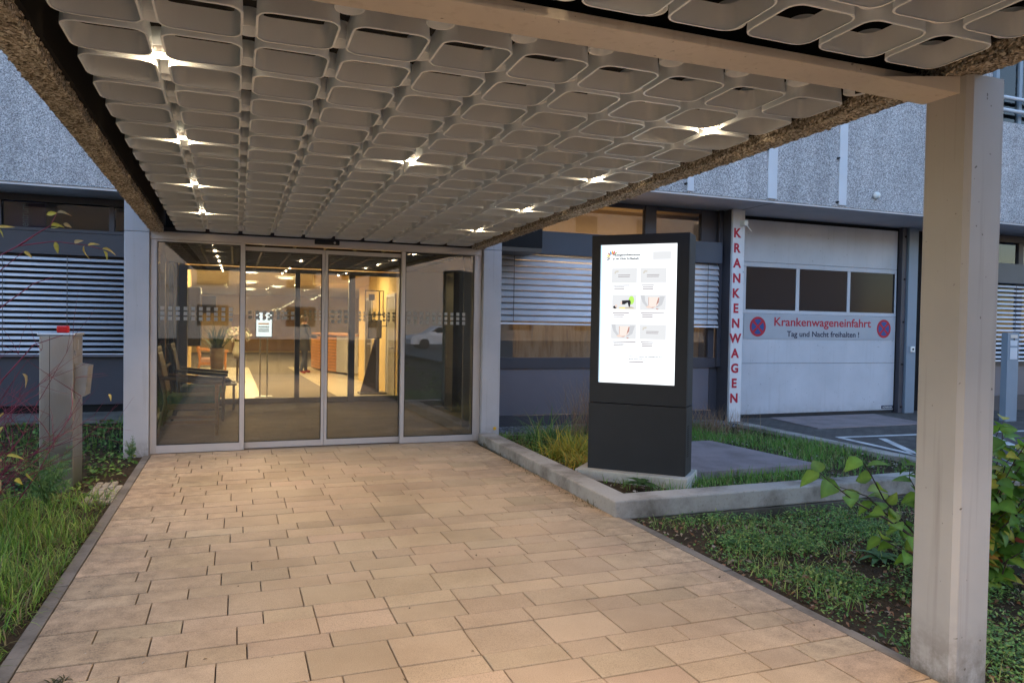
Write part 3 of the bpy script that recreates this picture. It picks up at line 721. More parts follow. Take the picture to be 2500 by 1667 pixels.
for j in range(11): mb.box((-.9 + .41 * j, 9.9, 2.605), (-.87 + .41 * j, 14.7, 2.637))
mb.build('ceiling_ribs', M['brownpanel'], ve)
mb = MB()
for y in (9.79, 11.3, 13.1, 14.75): mb.bbox((-1.16, y, 0), (-1.08, y + .08, 2.637), .004)
mb.bbox((-1.16, 9.87, .0), (-1.08, 14.75, .09), .004); mb.bbox((-1.16, 9.87, .78), (-1.08, 14.75, .83), .004); mb.build('side_frame', M['alu_dark'], ve)
box('side_glazing', (-1.125, 9.87, .09), (-1.115, 14.75, 2.63), M['window'], ve)
box('roof', (-1.22, 9.79, 2.705), (4.13, 15, 3.3), M['black'], ve)
struct(box('vestibule_floor', (-1.2, 9.535, -.06), (4.05, 14.9, -.004), M['mat']))
cab = thing('cabinet', 'tall dark brown cabinet in the right corner of the porch', 'cabinet')
box('body', (3.67, 12.78, 0), (4.04, 13.3, 2.53), M['brownpanel'], cab, .006)
for z in (1.12, 1.88):
    mb = MB(); mb.bbox((3.86, 12.755, z - .06), (3.91, 12.779, z + .06), .01); mb.build('handle', M['alu'], cab)

def squares(name, par, x0, x1, y, z0, rows, pitch, size, skip=0.):
    mb = MB(); n = int((x1 - x0) / pitch)
    for i in range(n):
        for r in range(rows):
            x = x0 + pitch * (i + .5); z = z0 + r * (pitch * .72)
            mb.box((x - size / 2, y, z - size / 2), (x + size / 2, y + .0012, z + size / 2))
    return mb.build(name, M['frost'], par)
m, nt_, out_ = new_mat('frosted_film')
df = N(nt_, 'ShaderNodeBsdfDiffuse', i_Color=(.55, .54, .52, 1)); tl = N(nt_, 'ShaderNodeBsdfTranslucent', i_Color=(.7, .68, .62, 1)); mx_ = nt_.nodes.new('ShaderNodeMixShader')
nt_.links.new(df.outputs[0], mx_.inputs[1]); nt_.links.new(tl.outputs[0], mx_.inputs[2]); nt_.links.new(mx_.outputs[0], out_.inputs[0]); M['frost'] = m

ed = thing('entrance_door', 'wide grey aluminium glass front with two closed sliding leaves under the canopy', 'sliding door')
mb = MB(); mb.bbox((-.945, 9.535, 2.532), (3.135, 9.66, 2.622), .004); mb.bbox((-.945, 9.55, .0), (-.882, 9.63, 2.530), .004); mb.bbox((3.045, 9.55, .0), (3.135, 9.63, 2.530), .004)
mb.build('frame', M['alu'], ed)
mb = MB(); mb.box((-.94, 9.67, .0), (3.13, 9.72, .012)); mb.build('threshold', M['rubber'], ed)
def panel(nm, x0, x1, y, l, r, b, t, top=2.53):
    mb = MB(); z0 = .008 if 'leaf' in nm else .002
    mb.bbox((x0, y, z0), (x0 + l, y + .05, top), .004); mb.bbox((x1 - r, y, z0), (x1, y + .05, top), .004)
    mb.bbox((x0 + l - .001, y + .001, z0), (x1 - r + .001, y + .049, b), .004); mb.bbox((x0 + l - .001, y + .001, t), (x1 - r + .001, y + .049, top), .004)
    o = mb.build(nm, M['alu'], ed)
    pn = box('pane', (x0 + l, y + .020, b), (x1 - r, y + .030, t), M['glass'], o)
    g = MB()
    for (a, c) in (((x0 + l, y - .0005, b), (x0 + l + .007, y + .018, t)), ((x1 - r - .007, y - .0005, b), (x1 - r, y + .018, t)), ((x0 + l + .007, y - .0005, b), (x1 - r - .007, y + .018, b + .007)), ((x0 + l + .007, y - .0005, t - .007), (x1 - r - .007, y + .018, t))): g.box(a, c)
    g.build('gasket', M['rubber'], o)
    return o
p1 = panel('side_panel', -.882, .100, 9.555, .010, .055, .098, 2.505)
p2 = panel('side_panel', 2.036, 3.045, 9.555, .050, .010, .086, 2.525)
l1 = panel('door_leaf', .045, 1.058, 9.625, .055, .036, .086, 2.452, 2.505)
l2 = panel('door_leaf', 1.062, 2.09, 9.625, .036, .055, .086, 2.452, 2.505)
squares('dot_band', p1, -.86, .03, 9.5735, 1.602, 3, .084, .042); squares('dot_band', p2, 2.10, 3.02, 9.5735, 1.602, 3, .084, .042)
squares('dot_band', l1, .12, .72, 9.6435, 1.632, 2, .084, .042); squares('dot_band', l2, 1.12, 1.40, 9.6435, 1.60, 3, .084, .042)
mb = MB(); mb.bbox((.915, 9.49, 2.563), (1.22, 9.534, 2.619), .008); sn = mb.build('motion_sensor', M['rubber'], ed)
mb = MB(); mb.disc((1.16, 9.4885, 2.59), .014, 12, 0, 'y'); mb.build('sensor_eye', M['alu'], sn)

# inner front and hall
di = thing('inner_door', 'dark bronze framed inner glass front at the back of the porch', 'sliding door')
mb = MB()
for a, b in ((-1.0, -.85), (1.073, 1.165), (2.106, 2.228), (3.12, 3.20)): mb.bbox((a, 14.86, 0), (b, 14.98, 2.60), .004)
for a, b in ((-.849, 1.072), (1.166, 2.105), (2.229, 3.119)): mb.bbox((a, 14.88, .0), (b, 14.96, .10), .004); mb.bbox((a, 14.88, 2.52), (b, 14.96, 2.60), .004)
mb.build('frame', M['alu_dark'], di)
for i, (a, b) in enumerate(((-.849, 1.072), (1.166, 2.105), (2.229, 3.119))):
    pn = box('pane', (a, 14.915, .1), (b, 14.922, 2.52), M['glass_in'], di)
    squares('dot_band', pn, a + .05 if i else .70, b - .03, 14.905, 1.64, 3, .098, .05)
fl = grid_sheet('hall_floor', -7, 6, 14.9, 26.3, 2, 2, lambda X, Y: 0 * X, M['hallfloor']); struct(fl)
struct(grid_sheet('hall_floor', -7, 6, 26.3, 38.2, 2, 2, lambda X, Y: 0 * X, M['carpet']))
mb = MB(); mb.add([(.52, 14.98, .004), (2.06, 14.98, .004), (1.66, 26.2, .004), (.40, 26.2, .004)], [(0, 1, 2, 3)])
tag(mb.build('carpet_runner', M['carpet']), 'brown carpet strip running down the bright hall floor', 'carpet')
struct(box('ceiling', (-7, 15.0, 2.80), (6, 38.2, 2.9), M['hallceil']))
struct(box('wall', (-1.0, 15.0, 0), (-.90, 17.2, 2.83), M['cream'])); struct(box('wall', (-7.1, 15.0, 0), (-7, 38.2, 2.83), M['cream']))
struct(box('wall', (3.2, 15.0, 0), (3.3, 20.6, 2.83), M['cream'])); struct(box('wall', (5.9, 20.6, 0), (6, 38.2, 2.83), M['cream'])); struct(box('wall', (3.3, 20.5, 0), (5.9, 20.59, 2.83), M['cream']))
struct(box('wall', (-7, 38.2, 0), (6, 38.3, 2.83), M['cream'])); struct(box('wall', (-7, 14.95, 0), (-1.01, 14.999, 2.83), M['cream']))
hp = thing('wall_panelling', 'brown wooden panels along the far wall of the hall', 'panelling')
for i in range(4): box('board', (-.2 + i * .78, 38.12, .1), (.57 + i * .78, 38.19, 1.85), M['oak'], hp, .005)
for i in range(3): box('board', (-4.5 + i * 1.2, 38.12, 1.9), (-3.32 + i * 1.2, 38.19, 2.72), M['brownpanel'], hp, .005)
hl = None
for i, (x, y) in enumerate(((.30, 19.1), (1.27, 21.1), (.40, 24.3), (1.35, 27.0), (.48, 29.7))):
    t = thing('hall_light', ('round ceiling light in the hall above the hanging screen', 'round ceiling light right of the one above the hanging screen', 'round ceiling light in the middle of the hall', 'round ceiling light behind the middle of the hall', 'farthest round ceiling light of the hall')[i], 'lamp', 'round lights in the hall ceiling', (x, y, 2.79))
    a = MB(); a.lathe([(.24, 0), (.25, -.03), (.22, -.035), (.215, -.02)], n=24); a.build('rim', M['white'], t)
    b = MB(); b.lathe([(0, -.028), (.15, -.028), (.214, -.024)], n=24); b.build('diffuser', M['halllamp'], t)
    lamp('hall_glow', 'AREA', (0, 0, -.06), 62, (1, .70, .36), (.4, .4), t)
lamp('hall_fill', 'AREA', (2.2, 16.9, 2.74), 46, (1, .72, .36), (1.2, 1.0)); lamp('hall_fill', 'AREA', (-3.6, 22, 2.74), 75, (1, .72, .40), (2, 3)); lamp('hall_fill', 'AREA', (4.3, 25, 2.74), 70, (1, .72, .38), (2, 3))
lamp('hall_fill', 'AREA', (0, 34, 2.74), 75, (1, .72, .40), (3, 3)); lamp('hall_fill', 'AREA', (-.2, 16.2, 2.74), 34, (1, .70, .34), (.8, .8))
for nm_, y0, lab in (('hall_door', 15.62, 'grey brown door in the right hall wall close to the inner front'), ('hall_door', 18.5, 'brown door farther down the right hall wall')):
    t = thing(nm_, lab, 'door'); mb = MB()
    mb.bbox((3.17, y0 - .07, 0), (3.199, y0, 2.22), .004); mb.bbox((3.17, y0 + .85, 0), (3.199, y0 + .92, 2.22), .004); mb.bbox((3.17, y0 + .001, 2.15), (3.199, y0 + .849, 2.22), .004); mb.build('frame', M['alu'], t)
    box('leaf', (3.18, y0 + .003, .005), (3.198, y0 + .847, 2.145), M['brownpanel' if y0 > 17 else 'plaster'], t, .004)
    mb = MB(); mb.tube([(3.179, y0 + .1, 1.05), (3.13, y0 + .1, 1.05), (3.13, y0 + .22, 1.05)], .011, 8); mb.build('handle', M['alu'], t)
t = thing('wall_screen', 'dark upright display case on the left wall inside the hall', 'display case')
box('case', (-.895, 15.75, 1.06), (-.66, 16.25, 2.23), M['dark'], t, .03); box('front', (-.659, 15.80, 1.15), (-.655, 16.20, 2.15), M['darkglass'], t)
t = thing('hanging_screen', 'bright portrait screen hanging in the middle of the hall', 'screen')
box('case', (.375, 16.0, 1.235), (.708, 16.06, 1.775), M['rubber'], t, .006); sc_ = box('panel', (.392, 15.994, 1.262), (.692, 15.999, 1.752), emit('hall_screen', (.9, .96, 1), .8), t)
mb = MB()
for z in (1.36, 1.40, 1.45): mb.box((.43, 15.989, z), (.64, 15.993, z + .022))
mb.build('text_line', scr((.10, .16, .18), .6), t); box('banner', (.43, 15.989, 1.51), (.64, 15.993, 1.54), scr((.9, .35, .08), 1), t)
mb = MB()
for i in range(3): mb.box((.41 + i * .10, 15.989, 1.60), (.46 + i * .10, 15.993, 1.65)); mb.box((.41 + i * .10, 15.989, 1.68), (.46 + i * .10, 15.993, 1.72))
mb.build('icon', scr((.12, .12, .11), .6), t)
mb = MB(); mb.tube([(.47, 16.03, .02), (.47, 16.03, 1.236)], .016, 8); mb.tube([(.61, 16.03, .02), (.61, 16.03, 1.236)], .016, 8); mb.bbox((.36, 15.9, .004), (.72, 16.2, .025), .004); mb.build('stand', M['alu'], t)
dk = thing('reception_desk', 'reception desk with orange slats and grey rounded end', 'desk')
def arc(cx, cy_, r, a0, a1, n=10): return [(cx + r * math.cos(math.radians(a0 + (a1 - a0) * k / n)), cy_ + r * math.sin(math.radians(a0 + (a1 - a0) * k / n))) for k in range(n + 1)]
front = [(2.40, 25.6), (2.46, 24.9), (2.56, 24.2), (2.70, 23.5), (2.88, 22.9)]; endc = [(2.88, 22.9), (2.95, 22.6), (3.05, 22.3), (3.2, 22.1), (3.4, 22.0)]
mb = MB(); mb.prism(front + [(3.4, 22.9), (3.4, 25.6)], .02, 1.14); mb.build('body', M['walnut'], dk)
mb = MB(); mb.prism(endc + [(3.4, 22.9)], .06, 1.16); mb.build('end_panel', M['alu'], dk)
mb = MB()
for i in range(11):
    z = .06 + i * .097
    mb.prism([(x - .02, y - .012) for x, y in front] + [(x + .01, y) for x, y in front[::-1]], z, z + .078)
mb.build('slats', M['orangewood'], dk)
mb = MB(); mb.prism([(x - .06, y - .05) for x, y in front + endc] + [(3.5, 22.0), (3.5, 25.6)], 1.17, 1.215); mb.build('top', M['orangewood'], dk)
t = thing('ceiling_drum', 'cream round drum hanging below the hall ceiling over the reception', 'ceiling drum')
mb = MB(); mb.lathe([(0, 2.54), (1.08, 2.54), (1.1, 2.56), (1.1, 2.795)], (3.0, 20.0, 0), 40); mb.build('shell', M['cream'], t)
t = thing('sign_stand', 'floor stand with two black framed boards and a slanted brown brace', 'sign stand')
def frame_xz(mb, x0, x1, z0, z1, y, wd=.018):
    mb.box((x0, y, z0), (x0 + wd, y + .015, z1)); mb.box((x1 - wd, y, z0), (x1, y + .015, z1)); mb.box((x0 + wd, y, z0), (x1 - wd, y + .015, z0 + wd)); mb.box((x0 + wd, y, z1 - wd), (x1 - wd, y + .015, z1))
mb = MB(); frame_xz(mb, 2.66, 3.07, 1.75, 2.30, 16.30); frame_xz(mb, 2.73, 3.03, 1.24, 1.64, 16.27); frame_xz(mb, 2.80, 3.16, 1.50, 1.78, 16.33); mb.build('frame', M['rubber'], t)
box('board', (2.748, 16.274, 1.258), (3.012, 16.280, 1.622), M['plaster'], t); box('notice', (2.74, 16.304, 2.08), (2.87, 16.308, 2.21), M['darkpanel'], t)
mb = MB(); mb.extr([(2.60, .04), (2.98, .04), (2.98, 1.24), (2.90, 1.24)], 16.36, 16.40); mb.build('brace', M['brownpanel'], t)
box('base', (2.55, 16.15, .005), (3.14, 16.55, .04), M['alu_dark'], t, .006)
mb = MB(); mb.extr([(2.58, .04), (2.605, .04), (2.915, 1.24), (2.89, 1.24)], 16.335, 16.359); mb.tube([(2.99, 16.38, .04), (2.99, 16.38, 2.28)], .014, 8); mb.build('pole', M['walnut'], t)

# ------------------------------------------------------------------ furniture behind the glass
def armchair(label, loc, rz, fr, cushion, cname):
    t = thing('armchair', label, 'armchair', None, loc, rz)      # faces +x
    w = .29
    for s in (-1, 1):
        mb = MB(); mb.tube([(.30, s * w, 0), (.30, s * w, .64)], [.018, .021], 8); mb.build('leg', fr, t)
        mb = MB(); mb.tube([(-.36, s * w, 0), (-.27, s * w, .42), (-.30, s * w, .70), (-.38, s * w, 1.02)], [.017, .022, .02, .017], 8); mb.build('leg', fr, t)
        mb = MB(); mb.tube([(-.33, s * w, .72), (-.1, s * w * 1.04, .69), (.18, s * w * 1.06, .66), (.36, s * w * 1.06, .65)], [.02, .026, .03, .024], 8); mb.build('armrest', fr, t)
    mb = MB(); mb.bbox((-.28, -w + .0, .33), (.31, -w + .03, .40), .006); mb.bbox((-.28, w - .03, .33), (.31, w, .40), .006); mb.bbox((.28, -w + .03, .33), (.31, w - .03, .40), .006); mb.bbox((-.31, -w + .02, .15), (.29, -w + .045, .19), .006); mb.bbox((-.31, w - .045, .15), (.29, w - .02, .19), .006)
    mb.build('seat_frame', fr, t)
    mb = MB(); mb.bbox((-.26, -w + .035, .39), (.33, w - .035, .49), .03); mb.build(cname, cushion, t)
    R = Matrix.Translation((-.335, 0, .76)) @ Matrix.Rotation(-.2, 4, 'Y')
    mb = MB(); mb.bbox((-.02, -w + .02, -.24), (.035, w - .02, .26), .02, 0, R); mb.build('backrest', cushion if cname == 'cushion' else fr, t)
    mb = MB(); mb.bbox((-.025, -w - .02, .262), (.03, w + .02, .33), .012, 0, R); mb.build('top_rail', fr, t)
    t.scale = (1.12, 1.12, 1.12)
    return t
armchair('dark wooden armchair with green seat close behind the left glass panel', (-.58, 11.2, -.004), 0, M['oak'], M['greencloth'], 'seat_pad')
armchair('dark wooden armchair deeper in the porch beside the low table', (-.52, 12.75, -.004), 0, M['walnut'], M['greencloth'], 'seat_pad')
armchair('light wooden armchair seen through the inner glass in the hall', (-.60, 21.6, 0), 0, M['orangewood'], M['pinkcloth'], 'seat_pad')
t = thing('side_table', 'low dark side table with black things on it in the porch', 'table', None, (-.22, 14.1, -.004))
box('top', (-.24, -.25, .44), (.24, .25, .47), M['walnut'], t, .006)
for sx in (-1, 1):
    for s_ in (-1, 1): box('leg', (sx * .19 - .022, s_ * .2 - .022, 0), (sx * .19 + .022, s_ * .2 + .022, .439), M['walnut'], t, .004)
t = thing('brochures', 'black crumpled bag lying on the low side table', 'bag', None, (-.25, 14.08, .466))
t.name = 'bag'
V = []; mb = MB(); mb.lathe([(.0, .09), (.07, .085), (.12, .055), (.13, .02), (.12, 0), (0, 0)], n=18)
b_ = mb.build('pouch', M['rubber'], t); b_.scale = (1.35, .8, 1)
for v in b_.data.vertices: v.co.z = max(0, v.co.z + random.uniform(-.018, .018) * (v.co.z > .01)); v.co.x += random.uniform(-.012, .012)
mb = MB(); mb.tube([(.05, -.05, .07), (.12, -.12, .10), (.2, -.08, .03), (.24, -.12, .012)], .008, 6); mb.build('strap', M['rubber'], t)

# ---- leaf and blade generators
def leaf_set(name, C, D, U, L, W, tone, mat, parent=None, fold=.25, curl=.25, kind='ovate'):
    """C base points (n,3), D direction, U up-ish normal, L length, W width: one ovate folded leaf each"""
    C, D, U = map(lambda a: np.asarray(a, float), (C, D, U)); n = len(C)
    D = D / np.linalg.norm(D, axis=1, keepdims=True); Sd = np.cross(D, U); Sd /= np.linalg.norm(Sd, axis=1, keepdims=True) + 1e-9; Nn = np.cross(Sd, D)
    prof = {'ovate': [(0, .0), (.14, .62), (.36, 1.), (.62, .82), (.85, .40), (1., .0)], 'small': [(0, .1), (.45, 1.), (1., .05)]}[kind]
    L = np.asarray(L).reshape(-1, 1); W = np.asarray(W).reshape(-1, 1); pts = []
    for (u, wv) in prof:
        mid = C + D * L * u - Nn * L * curl * u * u
        for s in (-1, 0, 1): pts.append(mid + Sd * W * .5 * wv * s + Nn * W * fold * wv * abs(s))
    k = len(prof); V = np.stack(pts, 1).reshape(-1, 3); base = (np.arange(n) * 3 * k)[:, None]
    q = []
    for i in range(k - 1):
        for j in (0, 1): q.append([3 * i + j, 3 * i + j + 1, 3 * i + j + 4, 3 * i + j + 3])
    F = (base[:, :, None] + np.array(q)[None]).reshape(-1, 4)
    tn = np.repeat(np.asarray(tone, float)[:, None, :], 3 * k, 1); tn[:, 1::3] *= 1.28; tn[:, 0::3] *= rng.uniform(.8, 1.02, (n, 1, 1)); tn[:, -3:] *= np.array([1.1, .85, .8]); tn[:, :3] *= .85
    return np_mesh(name, V, [F], mat, np.clip(tn.reshape(-1, 3), 0, 1), parent)
def blade_set(name, C, az, lean, L, W, tone, mat, parent=None, droop=.6, seg=4):
    n = len(C); az = np.asarray(az); lean = np.asarray(lean); L = np.asarray(L); W = np.asarray(W)
    hx, hy = np.cos(az), np.sin(az); px, py = -hy, hx; P = np.array(C, float).copy(); pts = []; a = lean.copy()
    for s in range(seg + 1):
        wv = W * (1 - (s / seg) ** 1.6) * .5 + .0003
        off = np.stack([px * wv, py * wv, 0 * wv], 1); pts += [P - off, P + off]
        st = L / seg; P = P + np.stack([np.sin(a) * hx * st, np.sin(a) * hy * st, np.cos(a) * st], 1); a = a + droop * lean * (1.1) / seg * 2
    V = np.stack(pts, 1).reshape(-1, 3); k = 2 * (seg + 1); base = (np.arange(n) * k)[:, None, None]
    q = np.array([[2 * i, 2 * i + 1, 2 * i + 3, 2 * i + 2] for i in range(seg)])[None]
    return np_mesh(name, V, [(base + q).reshape(-1, 4)], mat, np.repeat(np.asarray(tone), k, 0), parent)
def fbm(x, y, sc=1., seed=0, oc=4):
    r = np.zeros_like(x); amp = .5; f = sc
    for o_ in range(oc):
        xi, yi = np.floor(x * f).astype(int), np.floor(y * f).astype(int); fx, fy = x * f - xi, y * f - yi
        h = lambda a, b: np.modf(np.abs(np.sin(a * 127.1 + b * 311.7 + seed * 17.3 + o_ * 74.7) * 43758.5453))[0]
        u, v = fx * fx * (3 - 2 * fx), fy * fy * (3 - 2 * fy)
        r += amp * ((h(xi, yi) * (1 - u) + h(xi + 1, yi) * u) * (1 - v) + (h(xi, yi + 1) * (1 - u) + h(xi + 1, yi + 1) * u) * v); amp *= .5; f *= 2.1
    return r
def patch(x, y, sc, lo, hi, seed): return np.clip((fbm(x, y, sc, seed) - lo) / (hi - lo), 0, 1)
def tones(n, stops, jit=.15):
    st = np.array(stops); i = rng.integers(0, len(st), n); return np.clip(st[i] * rng.uniform(1 - jit, 1 + jit, (n, 1)), 0, 1)
def in_box(n, x0, x1, y0, y1, zf, patch=None, seed=0):
    x = rng.uniform(x0, x1, n); y = rng.uniform(y0, y1, n)
    if patch is not None:
        k = patch(x, y) > rng.uniform(0, 1, n); x, y = x[k], y[k]
    return np.stack([x, y, zf(x, y)], 1)
GREEN = [(.08, .18, .04), (.12, .24, .045), (.16, .29, .06), (.23, .32, .08), (.06, .13, .035)]
DRYG = [(.22, .20, .07), (.28, .22, .10), (.16, .13, .05)]

# potted plant and bouquet in the hall
t = thing('potted_plant', 'spiky dark potted plant on a white pot in the hall', 'plant', None, (-.40, 18.0, 0))
mb = MB(); mb.lathe([(0, 0), (.11, 0), (.14, .55), (.16, .95), (.14, .95), (.13, .9), (0, .9)], n=24); mb.build('pot', M['walnut'], t)
n = 60; blade_set('foliage', np.stack([rng.normal(0, .04, n), rng.normal(0, .04, n), np.full(n, .9)], 1), rng.uniform(0, 6.28, n), rng.uniform(.1, .9, n), rng.uniform(.4, .75, n), rng.uniform(.03, .06, n), tones(n, [(.02, .05, .02), (.04, .07, .03)]), M['leaf'], t, .5)
t = thing('flower_vase', 'large bouquet of white blossoms in a vase on a stand in the hall', 'flowers', None, (.04, 20.0, 0))
mb = MB(); mb.lathe([(0, .62), (.09, .62), (.13, .78), (.07, 1.0), (.09, 1.05)], n=20); mb.build('vase', M['white'], t)
mb = MB(); mb.tube([(0, 0, .0), (0, 0, .60)], .03, 8); mb.disc((0, 0, .61), .25, 24); mb.lathe([(0, 0), (.2, 0), (.2, .02), (0, .03)], n=20); mb.build('stand', M['walnut'], t)
n = 420; dv = rng.normal(0, 1, (n, 3)); dv[:, 2] = np.abs(dv[:, 2]) * .8 - .1; dv /= np.linalg.norm(dv, axis=1, keepdims=True)
leaf_set('blossoms', np.array([0, 0, 1.12]) + dv * rng.uniform(.1, .34, (n, 1)), rng.normal(0, 1, (n, 3)), dv, rng.uniform(.05, .09, n), rng.uniform(.05, .08, n), tones(n, [(.7, .66, .58), (.62, .5, .45), (.2, .24, .1)]), M['leaf'], t)
def garland(lab, pts):
    t = thing('light_garland', lab, 'string lights'); mb = MB(); mb.tube(pts, .004, 5); mb.build('cable', M['rubber'], t); b = MB()
    P = [Vector(p) for p in pts]
    for i in range(len(P) - 1):
        for k in range(5):
            q = P[i].lerp(P[i + 1], k / 5); b.lathe([(0, -.013), (.010, -.005), (.010, .004), (0, .010)], (q.x + random.uniform(-.02, .02), q.y, q.z - .02 + random.uniform(-.03, .03)), 8)
    b.build('bulb', M['strand'], t)
garland('string of tiny warm lights strung across the hall in front of the far wall', [(1.2, 27, 1.97), (1.45, 26.5, 2.05), (1.7, 26, 2.17), (1.85, 25.6, 2.33)])
garland('string of tiny warm lights hanging above the reception desk', [(2.25, 24.6, 2.30), (2.4, 24.3, 2.38), (2.6, 24, 2.5), (2.7, 23.8, 2.62)])

# person at the desk
def person(label, loc, rz):
    t = thing('person', label, 'person', None, loc, rz)      # faces +x
    P = {'pel': (0, 0, .95), 'wai': (0, 0, 1.12), 'che': (.02, 0, 1.33), 'nb': (.01, 0, 1.47), 'nk': (.02, 0, 1.54), 'hd': (.04, 0, 1.63), 'top': (.03, 0, 1.74)}
    E_ = [('pel', 'wai'), ('wai', 'che'), ('che', 'nb'), ('nb', 'nk'), ('nk', 'hd'), ('hd', 'top')]
    Rr = {'pel': .155, 'wai': .145, 'che': .165, 'nb': .09, 'nk': .058, 'hd': .10, 'top': .075}
    for s, nme in ((1, 'l'), (-1, 'r')):
        fx = .12 if s > 0 else -.16
        P.update({nme + 'hip': (0, s * .09, .90), nme + 'kn': (fx * .5 + .05, s * .10, .50), nme + 'an': (fx, s * .10, .09), nme + 'toe': (fx + .17, s * .11, .04), nme + 'sh': (.01, s * .19, 1.42), nme + 'el': (.06, s * .25, 1.14), nme + 'wr': (.28, s * .2, 1.12), nme + 'ha': (.37, s * .18, 1.13)})
        E_ += [('pel', nme + 'hip'), (nme + 'hip', nme + 'kn'), (nme + 'kn', nme + 'an'), (nme + 'an', nme + 'toe'), ('nb', nme + 'sh'), (nme + 'sh', nme + 'el'), (nme + 'el', nme + 'wr'), (nme + 'wr', nme + 'ha')]
        Rr.update({nme + 'hip': .105, nme + 'kn': .07, nme + 'an': .055, nme + 'toe': .04, nme + 'sh': .075, nme + 'el': .058, nme + 'wr': .04, nme + 'ha': .04})
    ks = list(P); me = bpy.data.meshes.new('body'); me.from_pydata([P[k] for k in ks], [(ks.index(a), ks.index(b)) for a, b in E_], [])
    o = bpy.data.objects.new('body', me); COL.objects.link(o); sk = o.modifiers.new('skin', 'SKIN'); su = o.modifiers.new('sub', 'SUBSURF'); su.levels = su.render_levels = 2
    for i, k in enumerate(ks): me.skin_vertices[0].data[i].radius = (Rr[k], Rr[k])
    me.skin_vertices[0].data[0].use_root = True
    ev = o.evaluated_get(bpy.context.evaluated_depsgraph_get()); m2 = bpy.data.meshes.new_from_object(ev)
    o.modifiers.clear(); o.data = m2; o.parent = t
    mats = [paint('skin', (.42, .24, .17), .6, .05), paint('charcoal_coat', (.022, .022, .026), .8, .15, 8.), paint('dark_jeans', (.035, .04, .06), .85, .15, 8.), paint('red_shoes', (.30, .03, .02), .6, .1)]
    m2.materials.clear(); [m2.materials.append(x) for x in mats]
    for p in m2.polygons:
        c = p.center; p.use_smooth = True
        p.material_index = 3 if c.z < .10 else 2 if c.z < .84 else 1 if (c.z < 1.5 and c.x < .30) else 0
    mb = MB(); mb.lathe([(.098, -.07), (.118, .0), (.112, .06), (.075, .115), (0, .13)], (.012, 0, 1.65), 18); mb.build('hair', M['walnut'], t)
    mb = MB(); mb.lathe([(.21, .70), (.20, .85), (.175, 1.12), (.175, 1.2)], n=20); c_ = mb.build('coat_skirt', mats[1], t); c_.scale = (.8, 1.05, 1)
person('person in a dark coat, jeans and red shoes standing at the reception desk', (1.92, 22.9, 0), math.radians(25))

# ------------------------------------------------------------------ information totem
ANG = math.radians(-44.216)
pt = thing('concrete_base', 'pale concrete plinth under the black screen totem', 'plinth', None, (3.38, 6.712, 0), ANG)
mb = MB(); mb.bbox((-.10, -.115, -.1), (1.03, .44, .15), .012); mb.build('block', M['conc_pale'], pt)
tt = thing('information_totem', 'tall black information totem with a glowing white portrait screen', 'screen', None, (3.38, 6.712, .15), ANG)
W_, D_ = .983, .325
box('lower_cover', (-.003, -.003, 0), (W_ + .003, D_, .668), M['totem'], tt, .006)
mb = MB()   # upper body with a recess for the screen
sx0, sx1, sz0, sz1 = .088, .862, .878, 2.266
mb.bbox((0, .03, .676), (W_, D_, 2.365), .006); mb.build('body', M['totem'], tt)
mb = MB(); mb.box((.002, 0, .676), (sx0, .032, 2.363)); mb.box((sx1, 0, .676), (W_ - .002, .032, 2.363)); mb.box((sx0, 0, .676), (sx1, .032, sz0)); mb.box((sx0, 0, sz1), (sx1, .032, 2.363)); mb.build('bezel', M['totem'], tt)
mb = MB()
for i in range(15):
    for j in range(2): mb.box((W_ + .0025, .05 + .06 * j, .18 + .021 * i), (W_ + .0045, .095 + .06 * j, .19 + .021 * i))
mb.build('vent', M['black'], tt)
mb = MB(); mb.box((.02, -.0034, .10), (.022, -.0031, .63)); mb.build('hinge_line', M['black'], tt)
box('lip', (sx0 + .003, .0212, sz0 + .003), (sx0 + .013, .0232, sz1 - .003), emit('screen_edge_light', (.45, .75, 1.), .5), tt)
scn = box('screen', (sx0 + .001, .024, sz0 + .001), (sx1 - .001, .0295, sz1 - .001), M['screen'], tt)
ys = .0228
I = {k: scr(c, s) for k, c, s in (('txt', (.05, .055, .07), 1), ('grey', (.66, .67, .70), 1), ('pale', (.84, .85, .87), 1.0), ('black', (.035, .035, .04), 1), ('skin', (.86, .68, .60), 1.1), ('skin2', (.90, .78, .72), 1.1), ('mauve', (.36, .32, .34), 1), ('green', (.50, .85, .16), 1.1), ('red', (.80, .16, .18), 1), ('orange', (.95, .42, .08), 1), ('yell', (.95, .80, .25), 1.1), ('blue', (.14, .45, .78), 1), ('olive', (.45, .52, .30), 1), ('brown', (.55, .28, .24), 1), ('tan', (.65, .58, .46), 1), ('slate', (.35, .38, .44), 1))}
def flat(name, polys, mat, y=ys, par=None):
    if name == 'picture_figure' and len(polys) > 1:
        for i, p in enumerate(polys): flat(name, [p], mat, y - .0001 * i, par)
        return
    mb = MB()
    for p in polys: mb.add([(q[0], y, q[1] - .15) for q in p], [list(range(len(p)))])
    return mb.build(name, mat, par or tt)
def rect(x0, x1, z0, z1): return [(x0, z0), (x1, z0), (x1, z1), (x0, z1)]
def ell(cx, cz, rx, rz, n=18, rot=0, a0=0, a1=360):
    o = []
    for k in range(n + (0 if a1 - a0 == 360 else 1)):
        a = math.radians(a0 + (a1 - a0) * k / n); x, z = rx * math.cos(a), rz * math.sin(a); o.append((cx + x * math.cos(rot) - z * math.sin(rot), cz + x * math.sin(rot) + z * math.cos(rot)))
    return o
lg = MB(); pal = ['slate', 'tan', 'yell', 'brown', 'blue', 'orange', 'red', 'olive']
